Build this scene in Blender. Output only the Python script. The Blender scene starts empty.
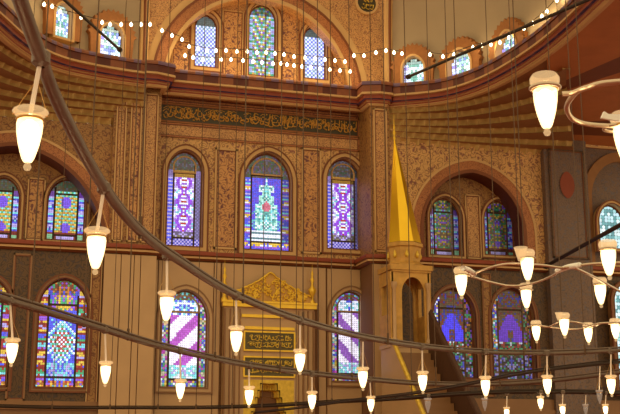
import bpy, math, random
from math import sin, cos, pi, sqrt, radians, atan2, tan
from mathutils import Vector, Matrix
from mathutils.geometry import tessellate_polygon

# ------------------------------------------------------------ camera, world, exposure
sc = bpy.context.scene
COL = sc.collection
FPX, PSI, HY, EYE = 1100.0, radians(16), 460.0, 1.6
PITCH = math.atan((HY - 207) / FPX)
FW = Vector((sin(PSI)*cos(PITCH), cos(PSI)*cos(PITCH), sin(PITCH)))
RT = Vector((cos(PSI), -sin(PSI), 0))
UP = RT.cross(FW)
CAMP = Vector((0, 0, EYE))
cam = bpy.data.objects.new('camera', bpy.data.cameras.new('camera'))
COL.objects.link(cam)
cam.matrix_world = Matrix(((RT.x, UP.x, -FW.x, 0), (RT.y, UP.y, -FW.y, 0), (RT.z, UP.z, -FW.z, EYE), (0, 0, 0, 1)))
cam.data.sensor_width = 36
cam.data.lens = FPX/620*36
cam.data.clip_end = 300
sc.camera = cam
w = bpy.data.worlds.new('hall_light'); sc.world = w; w.use_nodes = True
w.node_tree.nodes['Background'].inputs[0].default_value = (1.0, 0.79, 0.45, 1)
w.node_tree.nodes['Background'].inputs[1].default_value = 1.12
sc.view_settings.view_transform = 'Standard'
sc.view_settings.look = 'None'
sc.view_settings.exposure = 0.0
sc.view_settings.gamma = 1.0
LAMP_W, RAIL_W = 150.0, 3.0
LAMP_COL = (1.0, 0.70, 0.32)

def ray(x, y): return FW + RT*((x-310)/FPX) + UP*((207-y)/FPX)
def PY(x, y, Y): d = ray(x, y); return CAMP + d*(Y/d.y)
def PZ(x, y, Z): d = ray(x, y); return CAMP + d*((Z-EYE)/d.z)
def proj(P):
    v = Vector(P) - CAMP; d = v.dot(FW)
    return 310 + FPX*v.dot(RT)/d, 207 - FPX*v.dot(UP)/d

# ------------------------------------------------------------ helpers
def lin(c):
    return tuple((v/255/12.92 if v/255 <= .04045 else ((v/255+.055)/1.055)**2.4) for v in c)

class MB:
    def __init__(s): s.v = []; s.f = []; s.m = []; s.c = []
    def vert(s, p): s.v.append(tuple(p)); return len(s.v)-1
    def face(s, pts, m=0, col=None):
        i = [s.vert(p) for p in pts]; s.f.append(i); s.m.append(m); s.c.append(col)
    def box(s, x0, x1, y0, y1, z0, z1, m=0):
        P = [(x, y, z) for x in (x0, x1) for y in (y0, y1) for z in (z0, z1)]
        b = len(s.v); s.v += P
        for q in ((0,1,3,2),(4,6,7,5),(0,4,5,1),(2,3,7,6),(0,2,6,4),(1,5,7,3)):
            s.f.append([b+k for k in q]); s.m.append(m); s.c.append(None)
    def plate(s, outer, holes, y, m=0):
        loops = [[Vector((x, z, 0)) for x, z in outer]] + [[Vector((x, z, 0)) for x, z in h] for h in holes]
        flat = [p for l in loops for p in l]
        b = len(s.v); s.v += [(p.x, y, p.y) for p in flat]
        for t in tessellate_polygon(loops):
            s.f.append([b+k for k in t]); s.m.append(m); s.c.append(None)
    def wallstrip(s, loop, y0, y1, m=0, closed=True):
        n = len(loop)
        for k in range(n if closed else n-1):
            a, b = loop[k], loop[(k+1) % n]
            s.face([(a[0], y0, a[1]), (b[0], y0, b[1]), (b[0], y1, b[1]), (a[0], y1, a[1])], m)
    def ring(s, inner, outer, y0, y1, m=0, closed=True):
        n = len(inner)
        for k in range(n if closed else n-1):
            a, b, c, d = inner[k], inner[(k+1) % n], outer[(k+1) % n], outer[k]
            s.face([(p[0], y0, p[1]) for p in (a, b, c, d)], m)
        s.wallstrip(inner, y0, y1, m, closed); s.wallstrip(outer, y0, y1, m, closed)
    def tube(s, pts, r, m=0, n=8, cap=True):
        pts = [Vector(p) for p in pts]; b = len(s.v); N = len(pts)
        rr = r if isinstance(r, (list, tuple)) else [r]*N
        for i, p in enumerate(pts):
            t = (pts[min(i+1, N-1)] - pts[max(i-1, 0)]).normalized()
            a = Vector((0, 0, 1)) if abs(t.z) < .9 else Vector((1, 0, 0))
            u = t.cross(a).normalized(); v = t.cross(u)
            for k in range(n):
                q = p + (u*cos(2*pi*k/n) + v*sin(2*pi*k/n))*rr[i]; s.v.append(tuple(q))
        for i in range(N-1):
            for k in range(n):
                s.f.append([b+i*n+k, b+i*n+(k+1) % n, b+(i+1)*n+(k+1) % n, b+(i+1)*n+k]); s.m.append(m); s.c.append(None)
        if cap:
            s.f.append([b+k for k in range(n)]); s.m.append(m); s.c.append(None)
            s.f.append([b+(N-1)*n+k for k in range(n)]); s.m.append(m); s.c.append(None)
    def lathe(s, prof, m=0, n=20, c=(0, 0, 0), ph=0):
        b = len(s.v)
        for r, z in prof:
            for k in range(n):
                s.v.append((c[0]+r*cos(2*pi*k/n+ph), c[1]+r*sin(2*pi*k/n+ph), c[2]+z))
        for i in range(len(prof)-1):
            for k in range(n):
                s.f.append([b+i*n+k, b+i*n+(k+1) % n, b+(i+1)*n+(k+1) % n, b+(i+1)*n+k]); s.m.append(m); s.c.append(None)
    def grid(s, rows, mf=0):
        b = len(s.v); w_ = len(rows[0])
        for r in rows: s.v += [tuple(p) for p in r]
        for i in range(len(rows)-1):
            for k in range(w_-1):
                s.f.append([b+i*w_+k, b+i*w_+k+1, b+(i+1)*w_+k+1, b+(i+1)*w_+k])
                s.m.append(mf(i, k) if callable(mf) else mf); s.c.append(None)
    def build(s, name, mats, parent=None, smooth=False, weld=False, origin=None):
        me = bpy.data.meshes.new(name)
        vs = s.v
        if origin is not None: vs = [(p[0]-origin[0], p[1]-origin[1], p[2]-origin[2]) for p in vs]
        me.from_pydata(vs, [], s.f)
        if not isinstance(mats, (list, tuple)): mats = [mats]
        for m in mats: me.materials.append(m)
        me.polygons.foreach_set('material_index', s.m)
        if any(c is not None for c in s.c):
            at = me.color_attributes.new('Col', 'FLOAT_COLOR', 'CORNER')
            i = 0
            for p, c in zip(me.polygons, s.c):
                c = c or (0, 0, 0)
                for _ in range(p.loop_total): at.data[i].color = (c[0], c[1], c[2], 1); i += 1
        if smooth: me.polygons.foreach_set('use_smooth', [True]*len(me.polygons))
        me.update()
        o = bpy.data.objects.new(name, me); COL.objects.link(o)
        if origin is not None and parent is None: o.location = origin
        if parent: o.parent = parent
        return o

def tag(o, label=None, cat=None, group=None, kind=None):
    if label: o['label'] = label
    if cat: o['category'] = cat
    if group: o['group'] = group
    if kind: o['kind'] = kind
    return o
def empty(name, loc=(0, 0, 0)):
    o = bpy.data.objects.new(name, None); COL.objects.link(o); o.location = loc; o.empty_display_size = .05; return o
def S(o, label=None): return tag(o, label, kind='structure')

def catmull(P, n=8):
    P = [Vector(p) for p in P]; out = []
    for i in range(len(P)-1):
        a = P[max(i-1, 0)]; b = P[i]; c = P[i+1]; d = P[min(i+2, len(P)-1)]
        for k in range(n):
            t = k/n
            out.append(.5*((2*b) + (c-a)*t + (2*a-5*b+4*c-d)*t*t + (3*b-a-3*c+d)*t**3))
    out.append(P[-1]); return out
def resample(P, step):
    L = [0]
    for a, b in zip(P, P[1:]): L.append(L[-1] + (b-a).length)
    n = max(2, int(L[-1]/step)); out = []; j = 0
    for k in range(n+1):
        s_ = L[-1]*k/n
        while j < len(L)-2 and L[j+1] < s_: j += 1
        t = (s_-L[j])/max(1e-9, L[j+1]-L[j]); out.append(P[j].lerp(P[j+1], min(1, max(0, t))))
    return out

# ------------------------------------------------------------ materials
def nmat(name):
    m = bpy.data.materials.new(name); m.use_nodes = True
    nt = m.node_tree; b = nt.nodes['Principled BSDF']; return m, nt, b
def plain(name, col, rough=.6, metal=0, noise=.12, nscale=3.0, bump=0):
    m, nt, b = nmat(name)
    b.inputs['Roughness'].default_value = rough; b.inputs['Metallic'].default_value = metal
    N = nt.nodes; L = nt.links
    tc = N.new('ShaderNodeTexCoord'); no = N.new('ShaderNodeTexNoise'); no.inputs['Scale'].default_value = nscale; no.inputs['Detail'].default_value = 4
    L.new(tc.outputs['Object'], no.inputs['Vector'])
    mx = N.new('ShaderNodeMix'); mx.data_type = 'RGBA'
    mx.inputs[6].default_value = tuple(c*(1-noise) for c in col)+(1,); mx.inputs[7].default_value = tuple(min(1, c*(1+noise)) for c in col)+(1,)
    L.new(no.outputs['Fac'], mx.inputs[0]); L.new(mx.outputs[2], b.inputs['Base Color'])
    if bump:
        bp = N.new('ShaderNodeBump'); bp.inputs['Strength'].default_value = bump; L.new(no.outputs['Fac'], bp.inputs['Height']); L.new(bp.outputs[0], b.inputs['Normal'])
    return m
def arabesque(name, base, motif, scale=3.0, width=.09, accent=None, rough=.55, dist=.35, fill=.45):
    """glazed tile: curling vine lines around small blossoms"""
    m, nt, b = nmat(name); N = nt.nodes; L = nt.links
    b.inputs['Roughness'].default_value = rough
    tc = N.new('ShaderNodeTexCoord')
    def math_(op, a, v=None):
        n = N.new('ShaderNodeMath'); n.operation = op; L.new(a, n.inputs[0])
        if v is not None: n.inputs[1].default_value = v
        return n.outputs[0]
    no = N.new('ShaderNodeTexNoise'); no.inputs['Scale'].default_value = scale*1.35; no.inputs['Detail'].default_value = 1.0; no.inputs['Roughness'].default_value = .4
    L.new(tc.outputs['Object'], no.inputs['Vector'])
    w_ = math_('ABSOLUTE', math_('SINE', math_('MULTIPLY', no.outputs['Fac'], 22.0)))
    r1 = N.new('ShaderNodeValToRGB'); r1.color_ramp.elements[0].position = .18; r1.color_ramp.elements[1].position = .62
    r1.color_ramp.elements[0].color = (1, 1, 1, 1); r1.color_ramp.elements[1].color = (0, 0, 0, 1); L.new(w_, r1.inputs[0])
    vf = N.new('ShaderNodeTexVoronoi'); vf.inputs['Scale'].default_value = scale*1.6; vf.inputs['Randomness'].default_value = .95
    ds = N.new('ShaderNodeVectorMath'); ds.operation = 'SCALE'; ds.inputs['Scale'].default_value = .55; L.new(no.outputs['Color'], ds.inputs[0]); da = N.new('ShaderNodeVectorMath'); da.operation = 'ADD'; L.new(ds.outputs[0], da.inputs[0]); L.new(tc.outputs['Object'], da.inputs[1]); L.new(da.outputs[0], vf.inputs['Vector'])
    r2 = N.new('ShaderNodeValToRGB'); r2.color_ramp.elements[0].position = .20; r2.color_ramp.elements[1].position = .40
    r2.color_ramp.elements[0].color = (1, 1, 1, 1); r2.color_ramp.elements[1].color = (0, 0, 0, 1); L.new(vf.outputs['Distance'], r2.inputs[0])
    mx = N.new('ShaderNodeMix'); mx.data_type = 'RGBA'; mx.inputs[6].default_value = tuple(base)+(1,); mx.inputs[7].default_value = tuple(motif)+(1,)
    L.new(math_('MULTIPLY', r1.outputs[0], .7), mx.inputs[0])
    m2 = N.new('ShaderNodeMix'); m2.data_type = 'RGBA'; m2.inputs[7].default_value = tuple(accent or motif)+(1,)
    L.new(math_('MULTIPLY', r2.outputs[0], min(1, fill*2.0)), m2.inputs[0]); L.new(mx.outputs[2], m2.inputs[6])
    n3 = N.new('ShaderNodeTexNoise'); n3.inputs['Scale'].default_value = .7; L.new(tc.outputs['Object'], n3.inputs['Vector'])
    mr = N.new('ShaderNodeMapRange'); mr.inputs['To Min'].default_value = .72; mr.inputs['To Max'].default_value = 1.25; L.new(n3.outputs['Fac'], mr.inputs[0])
    sc_ = N.new('ShaderNodeVectorMath'); sc_.operation = 'SCALE'; L.new(m2.outputs[2], sc_.inputs[0]); L.new(mr.outputs[0], sc_.inputs['Scale'])
    L.new(sc_.outputs[0], b.inputs['Base Color'])
    return m
def emit(name, col, st):
    m = bpy.data.materials.new(name); m.use_nodes = True; nt = m.node_tree; nt.nodes.clear()
    e = nt.nodes.new('ShaderNodeEmission'); e.inputs[0].default_value = tuple(col)+(1,); e.inputs[1].default_value = st
    o = nt.nodes.new('ShaderNodeOutputMaterial'); nt.links.new(e.outputs[0], o.inputs[0]); return m

M = {}
M['plaster'] = plain('ochre_plaster', lin((205, 165, 110)), .7, nscale=2, noise=.15)
M['dome'] = plain('cream_plaster', lin((172, 152, 124)), .75, nscale=.8, noise=.14)
M['marble'] = plain('beige_marble', lin((196, 158, 112)), .4, nscale=1.3, noise=.13)
M['marble_dark'] = plain('brown_marble', lin((140, 98, 58)), .45, nscale=1.6, noise=.18)
M['joint'] = plain('dark_joint', lin((122, 82, 48)), .8)
M['line'] = plain('brown_border', lin((122, 66, 32)), .6)
M['cream'] = plain('cream_border', lin((205, 165, 110)), .6)
M['red'] = plain('red_border', lin((140, 60, 32)), .6, noise=.2)
M['rust'] = None
M['maroon'] = plain('maroon_frieze', lin((92, 38, 24)), .6, noise=.35, nscale=5)
M['brownband'] = plain('brown_frieze', lin((138, 78, 46)), .6, noise=.3, nscale=6)
M['blue'] = plain('blue_dentil', lin((74, 62, 112)), .6)
M['violet'] = plain('violet_dentil', lin((112, 84, 112)), .6)
M['frieze_bg'] = plain('dark_green_frieze', lin((58, 50, 24)), .5, noise=.3, nscale=4)
M['tile'] = arabesque('ochre_tile', lin((212, 166, 104)), lin((108, 58, 38)), 3.2, .08, lin((128, 72, 66)))
M['tile_fine'] = arabesque('fine_tile', lin((206, 156, 98)), lin((112, 66, 44)), 5.2, .10, lin((130, 76, 60)), dist=.25)
M['tile_rose'] = arabesque('rose_tile', lin((204, 150, 92)), lin((112, 56, 44)), 3.2, .05, lin((110, 60, 62)), dist=.2, fill=.5)
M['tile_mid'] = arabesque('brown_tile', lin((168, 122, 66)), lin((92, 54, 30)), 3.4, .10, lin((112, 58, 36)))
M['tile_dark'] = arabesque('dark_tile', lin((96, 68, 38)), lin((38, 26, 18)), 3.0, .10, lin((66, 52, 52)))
M['tile_blue'] = arabesque('bluegrey_tile_darkened', lin((120, 94, 78)), lin((78, 66, 68)), 3.6, .10, lin((98, 92, 100)))  # blue-grey tile, darkened in colour to carry the dimness of the right end
M['rust'] = arabesque('rust_scroll_band', lin((180, 116, 66)), lin((126, 66, 40)), 6, .1, lin((118, 58, 40)))
M['muq'] = plain('muqarnas_plaster', lin((196, 162, 98)), .7, noise=.28, nscale=3.5)
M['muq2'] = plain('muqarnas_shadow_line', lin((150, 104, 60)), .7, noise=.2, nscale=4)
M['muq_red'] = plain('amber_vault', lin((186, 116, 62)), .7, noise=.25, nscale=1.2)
M['ochre'] = plain('ochre_palmette', lin((158, 102, 52)), .7, noise=.3, nscale=8)
M['gold'] = plain('gilding', lin((246, 196, 62)), .35, .45, noise=.2, nscale=6)
M['gold_rough'] = plain('carved_gilding', lin((240, 186, 66)), .42, .35, noise=.45, nscale=9, bump=.6)
M['iron'] = plain('dark_iron', lin((108, 90, 76)), .45, .3, noise=.15, nscale=20)
M['iron_dark'] = plain('blackened_iron', lin((52, 36, 24)), .6, .3)
M['cable'] = plain('steel_cable', lin((92, 66, 42)), .6, .2)
M['rod'] = plain('pale_lamp_rod', lin((240, 222, 205)), .35, .1)
M['brass'] = plain('brass_collar', lin((200, 150, 80)), .35, .7)
M['steel'] = plain('silver_arm', lin((200, 180, 155)), .3, .7)
M['wood'] = plain('dark_wood', lin((74, 42, 20)), .6, noise=.3, nscale=6)
M['tape'] = plain('white_tape', lin((235, 232, 225)), .6)
M['carpet'] = plain('red_carpet', lin((140, 62, 42)), .9, noise=.3)
M['void'] = plain('shadowy_niche', lin((70, 46, 26)), .8)
M['bulb'] = emit('hot_filament_glass', (1.0, .80, .48), 16)
M['raillamp'] = emit('small_glowing_lamp', (1.0, .80, .45), 7)
M['lead'] = plain('window_lead', lin((70, 48, 34)), .7)

def mk_glass():
    m = bpy.data.materials.new('stained_glass'); m.use_nodes = True; nt = m.node_tree; nt.nodes.clear()
    a = nt.nodes.new('ShaderNodeAttribute'); a.attribute_name = 'Col'
    e = nt.nodes.new('ShaderNodeEmission'); e.inputs[1].default_value = 1.0
    g = nt.nodes.new('ShaderNodeBsdfGlossy'); g.inputs['Roughness'].default_value = .25; g.inputs[0].default_value = (.05, .05, .05, 1)
    ad = nt.nodes.new('ShaderNodeAddShader'); o = nt.nodes.new('ShaderNodeOutputMaterial')
    nt.links.new(a.outputs['Color'], e.inputs[0]); nt.links.new(e.outputs[0], ad.inputs[0]); nt.links.new(g.outputs[0], ad.inputs[1]); nt.links.new(ad.outputs[0], o.inputs[0])
    return m
M['stained'] = mk_glass()
def mk_cup(name, col, st, alpha):
    m = bpy.data.materials.new(name); m.use_nodes = True; nt = m.node_tree; nt.nodes.clear(); N = nt.nodes; L = nt.links
    t = N.new('ShaderNodeBsdfTransparent'); t.inputs[0].default_value = (1, .93, .82, 1)
    e = N.new('ShaderNodeEmission'); e.inputs[0].default_value = tuple(col)+(1,); e.inputs[1].default_value = st
    g = N.new('ShaderNodeBsdfGlossy'); g.inputs[0].default_value = (.10, .09, .08, 1); g.inputs['Roughness'].default_value = .12
    a = N.new('ShaderNodeAddShader'); L.new(e.outputs[0], a.inputs[0]); L.new(g.outputs[0], a.inputs[1])
    mx = N.new('ShaderNodeMixShader'); mx.inputs[0].default_value = alpha; L.new(t.outputs[0], mx.inputs[1]); L.new(a.outputs[0], mx.inputs[2])
    o = N.new('ShaderNodeOutputMaterial'); L.new(mx.outputs[0], o.inputs[0]); return m
M['gold_dull'] = plain('dull_gilding', lin((200, 152, 72)), .5, .25, noise=.35, nscale=5, bump=.3)  # muted, darker gold; also the ground behind the crown relief
M['gold_letter'] = plain('letter_gilding', lin((196, 142, 52)), .5, .2, noise=.3, nscale=9)
M['panel_bg'] = plain('green_gold_panel', lin((92, 80, 36)), .5, noise=.35, nscale=8)
M['spire'] = plain('polished_gilding', lin((250, 200, 50)), .28, .8, noise=.1)
M['cup'] = mk_cup('glowing_lamp_glass', (1.0, .72, .34), 3.4, .55)
M['rimglass'] = mk_cup('glowing_glass_rim', (1.0, .64, .30), .95, .36)  # emission stands in for lamplight caught in rims, finials and clear glasses
M['deadglass'] = mk_cup('unlit_glass_faint_glow', (1.0, .75, .55), .35, .35)  # weak emission added though no bulb burns, as light caught in the glass

# ------------------------------------------------------------ layout constants
D = 34.0
DC = 34.45        # centre bay
DR = 33.4         # right wall
DL = 34.0         # left wall
Z1 = 8.0          # lower cornice
Z2 = 13.58        # gallery cornice
def X(px, Y, y=250): return PY(px, y, Y).x
def Z(px, y, Y): return PY(px, y, Y).z
XL, XR = 4.72, 11.62   # centre bay edges (pier faces)

def arch(cx, zb, zt, w, n=9, pk=.62):
    ah = w*pk; zs = zt-ah; pts = [(cx-w/2, zb)]
    for k in range(n+1):
        t = k/n; a = t*pi/2; pts.append((cx-w/2*cos(a), zs+ah*(.88*sin(a)+.12*t)))
    for k in range(n-1, -1, -1):
        t = k/n; a = t*pi/2; pts.append((cx+w/2*cos(a), zs+ah*(.88*sin(a)+.12*t)))
    pts.append((cx+w/2, zb)); return pts
def grow(cx, zb, zt, w, g, gb=None, **k): return arch(cx, zb-(g if gb is None else gb), zt+g, w+2*g, **k)
def inside(pts, x, z):
    c = False; n = len(pts)
    for i in range(n):
        a, b = pts[i], pts[i-1]
        if (a[1] > z) != (b[1] > z) and x < (b[0]-a[0])*(z-a[1])/(b[1]-a[1])+a[0]: c = not c
    return c

# ------------------------------------------------------------ stained glass designs: u -1..1 across, v 0..1 up; less lit heads are dimmed in the colour
W_ = (1.1, 1.15, 1.35); CY = (.25, .85, .95); BL = (.10, .12, .95); DB = (.05, .05, .45); PU = (.38, .12, .85); MG = (.75, .08, .62)
YE = (.95, .62, .08); OR = (.85, .30, .05); RE = (.60, .05, .05); GR = (.08, .50, .22); BR = (.20, .10, .045); LV = (.55, .45, .95); DK = (.03, .025, .03)
def sc3(c, k): return (c[0]*k, c[1]*k, c[2]*k)
def d_jewel(u, v, i, j, R):              # lower windows in the side bays
    au = abs(u)
    if v < .07: return R.choice([YE, OR, BL, CY, sc3(RE, .8)]) if j % 2 == 0 else R.choice([YE, PU, sc3(OR, .6)])
    if au > .66:
        if j % 4 == 0: return sc3(RE, .5)
        return [YE, PU, CY, GR, BL, YE, LV][(j//2) % 7] if R.random() < .75 else sc3(RE, .7)
    if v < .22: return R.choice([CY, LV, sc3(CY, .8), BL])
    
    dv = abs((v-.42)/.20); q = au*1.5+dv*.9
    if v < .62:
        if q < .35: return RE if (i+j) % 2 else W_
        if q < .8: return [W_, CY, RE, GR][(i*2+j) % 4]
        if q < 1.25: return [W_, BL, CY][(i+j) % 3]
        return BL
    if v < .72: return sc3(BL, 1.3) if R.random() < .7 else CY
    if v < .86: return R.choice([YE, YE, GR, PU]) if au < .4 else R.choice([PU, BL, sc3(RE, .6), GR])
    return sc3(R.choice([PU, sc3(RE, .7), GR, BL, OR, BR]), .7)
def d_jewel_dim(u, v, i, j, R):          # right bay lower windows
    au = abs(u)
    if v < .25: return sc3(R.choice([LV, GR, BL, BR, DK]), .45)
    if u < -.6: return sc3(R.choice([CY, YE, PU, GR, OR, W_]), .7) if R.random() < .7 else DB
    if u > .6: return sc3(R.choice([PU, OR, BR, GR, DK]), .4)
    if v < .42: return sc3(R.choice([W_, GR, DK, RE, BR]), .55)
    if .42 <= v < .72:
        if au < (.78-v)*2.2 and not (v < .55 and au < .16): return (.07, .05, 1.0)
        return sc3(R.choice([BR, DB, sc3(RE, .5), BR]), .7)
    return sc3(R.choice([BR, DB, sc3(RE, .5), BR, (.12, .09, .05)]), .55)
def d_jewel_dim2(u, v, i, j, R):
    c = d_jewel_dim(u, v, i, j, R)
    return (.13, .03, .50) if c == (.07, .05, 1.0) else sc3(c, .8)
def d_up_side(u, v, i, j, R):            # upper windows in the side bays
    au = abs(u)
    if v > .80: return sc3(R.choice([(.12, .11, .07), (.16, .11, .05), (.08, .16, .09), (.14, .15, .18)]), .5)  # arch head painted darker, where less daylight comes through
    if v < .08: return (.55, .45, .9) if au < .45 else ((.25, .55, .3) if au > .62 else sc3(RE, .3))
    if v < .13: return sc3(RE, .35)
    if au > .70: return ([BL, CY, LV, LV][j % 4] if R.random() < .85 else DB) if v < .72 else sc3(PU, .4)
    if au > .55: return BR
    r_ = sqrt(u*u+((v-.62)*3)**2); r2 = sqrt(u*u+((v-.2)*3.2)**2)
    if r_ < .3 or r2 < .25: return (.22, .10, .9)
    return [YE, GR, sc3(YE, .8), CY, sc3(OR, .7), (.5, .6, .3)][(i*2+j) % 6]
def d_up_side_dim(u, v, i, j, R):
    c = d_up_side(u, v, i, j, R); k = .7 if u < -.5 else (.5 if u < .2 else .28)  # glass brightness stepped down from left to right
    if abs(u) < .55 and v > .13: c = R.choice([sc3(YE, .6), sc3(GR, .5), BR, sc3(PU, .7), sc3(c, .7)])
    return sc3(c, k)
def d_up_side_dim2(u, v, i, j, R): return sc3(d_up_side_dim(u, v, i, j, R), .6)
def d_violet(u, v, i, j, R):             # outer pair of the centre bay
    au = abs(u)
    if v > .80: return sc3(R.choice([(.20, .13, .08), (.16, .11, .12), (.1, .16, .10), (.22, .20, .28)]), .5)  # dim head: weaker daylight put into the pane colours
    if v > .73 and au < .62: return (.40, .20, .03)
    if v > .73: return (.25, .18, .45)
    if v < .07: return LV if (i+j) % 2 else sc3(BL, .6)
    if au > .62: return (LV if j % 2 else BL) if u < 0 else ((.25, .2, .5) if (i+j) % 2 else (.16, .14, .28))
    if v < .16: return R.choice([(.25, .22, .14), (.15, .12, .22), LV])
    w1 = sin(v*30)*.5+.5
    if abs(au-.30*w1-.1) < .10: return (.38, .08, .95)
    if au < .14: return [RE, W_, PU, W_][j % 4]
    return R.choice([W_, LV, W_, (.7, .5, 1.1), CY, (1.3, 1.1, 1.5), (.4, .2, .8)])
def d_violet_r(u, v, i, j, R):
    c = d_violet(u, v, i, j, R); return sc3(c, .95 if u < .4 else .35)  # right side darkened in the pane colours, left side the better lit
def d_teal(u, v, i, j, R):               # middle window of the centre bay
    au = abs(u)
    if v > .74: return sc3(R.choice([(.24, .15, .07), (.2, .12, .3), (.18, .13, .1), (.1, .2, .12), (.25, .2, .3)]), .5)  # head panes coloured dim for the weaker light at the top
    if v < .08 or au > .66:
        k = 1.0 if u < 0 or v < .08 else .45  # right border dimmed in colour, as less lit than the left
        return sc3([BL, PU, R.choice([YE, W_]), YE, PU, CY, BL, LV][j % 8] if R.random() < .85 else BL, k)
    if v < .2: return W_ if j % 3 else (.10, .25, .30)
    hwid = .46 if v < .48 else (.34 if v < .56 else (.22 if v < .60 else (.34 if v < .68 else 0)))
    if au > hwid: return R.choice([(.12, .10, .95), (.12, .10, .95), (.2, .1, .8), BL if v > .4 else (.15, .6, .7)])
    r_ = sqrt(u*u+((v-.45)*3.4)**2)
    if r_ < .17: return (.8, .2, .3)
    return R.choice([CY, (.55, 1.05, 1.0), (.15, .6, .55), W_, (.6, 1.1, .9), (.10, .35, .4)])
def d_stripe(u, v, i, j, R, flip=1):     # the pair beside the mihrab
    au = abs(u)
    if v < .09 or au > .66:
        c = R.choice([W_, YE, CY, MG, BL, (.85, .75, .5), (.85, .75, .5), GR])
        return sc3(c, .75 if (i+j) % 2 else .5)
    if v > .90: return sc3(R.choice([GR, CY, BR, PU]), .7)
    if v > .76: return R.choice([CY, W_, BL, (.4, .7, .95), W_])
    if v < .22: return R.choice([CY, (.4, .9, .8), LV, W_])
    s_ = (u*.90*flip - (v-.5)*3.6)*1.0
    t = (s_*.95) % 1.0
    return (1.25, 1.15, 1.35) if t < .56 else (.62, .12, .70)
def d_stripe2(u, v, i, j, R):
    c = d_stripe(u, v, i, j, R, -1)
    if abs(u) < .6 and c == (.62, .12, .70): c = (.42, .16, .68)
    if u > .45: c = sc3((.3, .4, .18), .5) if R.random() < .6 else sc3(GR, .9)
    return sc3(c, .8)
def d_lattice(u, v, i, j, R):            # upper lunette outer windows
    if v > .80: return (.12, .14, .13)
    if (i+j) % 2: return (1.0, 1.1, 1.5)
    return R.choice([(.18, .22, 1.0), (.3, .4, 1.1), (.25, .45, .6)])
def d_multi(u, v, i, j, R):
    k = 1.0 if v < .85 else .35
    if abs(u) > .62: return sc3([(.5, .7, 1.1), GR, (.5, .7, 1.1), LV][j % 4], .9*k)
    return sc3([YE, GR, W_, (.35, .5, .2), (.5, .6, .25), PU, CY][(i*3+j*2) % 7], .85*k)
def d_daylight(u, v, i, j, R): return sc3(d_daylight0(u, v, i, j, R), 1.3)
def d_daylight0(u, v, i, j, R):           # half dome windows
    if v > .82: return R.choice([(.5, .6, .5), (.35, .5, .45)])
    if u < -.55: return (.85, .95, 1.4) if j % 3 else (.5, .4, 1.2)
    return R.choice([(.9, 1.05, 1.2), (.55, .9, .85), (.2, .5, .4), (.3, .4, .9), (1.1, 1.2, 1.3)])
def d_cyan(u, v, i, j, R): return R.choice([(.45, .8, .8), (.7, 1.0, 1.1), (.15, .4, .42), (.9, 1.1, 1.1)])

def glass_cells(mb, cx, zb, zt, w, y, design, s, seed, xf=None):
    """jewels set in plaster tracery: mirrored left to right, alternately squarish panes and round drops"""
    out = arch(cx, zb, zt, w, n=12)
    ni = max(9, round(w/s)); ni += 1-ni % 2; nj = max(8, round((zt-zb)/s)); a = w/ni; b = (zt-zb)/nj
    J = random.Random(seed)
    for j in range(nj):
        for i in range(ni):
            x = cx-w/2+(i+.5)*a; z = zb+(j+.5)*b
            if not inside(out, x, z): continue
            u = 2*(x-cx)/w; v = (z-zb)/(zt-zb); ii = abs(i-ni//2)
            if design in BORDERED and (abs(abs(u)-.64) < .5/ni*2 and v < .86): continue
            if design in BORDERED and any(abs(v-q) < .5/nj for q in (.085, .775)) and abs(u) < .64: continue
            R = random.Random((seed*131+ii)*977+j)
            c = design(u, v, ii, j, R); k = J.uniform(.78, 1.15)
            g = .5 if (ii+j) % 2 else .46; e = .15 if (ii+j) % 2 else .5
            hx, hz = a*g, b*g
            pts = [(x-hx, z-hz*(1-e)), (x-hx*(1-e), z-hz), (x+hx*(1-e), z-hz), (x+hx, z-hz*(1-e)), (x+hx, z+hz*(1-e)), (x+hx*(1-e), z+hz), (x-hx*(1-e), z+hz), (x-hx, z+hz*(1-e))]
            mb.face([(p[0], y, p[1]) for p in pts], 0, sc3(c, k*GLASS_K))
GLASS_K = 1.0
BORDERED = (d_jewel, d_jewel_dim, d_jewel_dim2, d_up_side, d_up_side_dim, d_up_side_dim2, d_violet, d_violet_r, d_teal, d_stripe, d_stripe2)
wn = [0]
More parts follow.
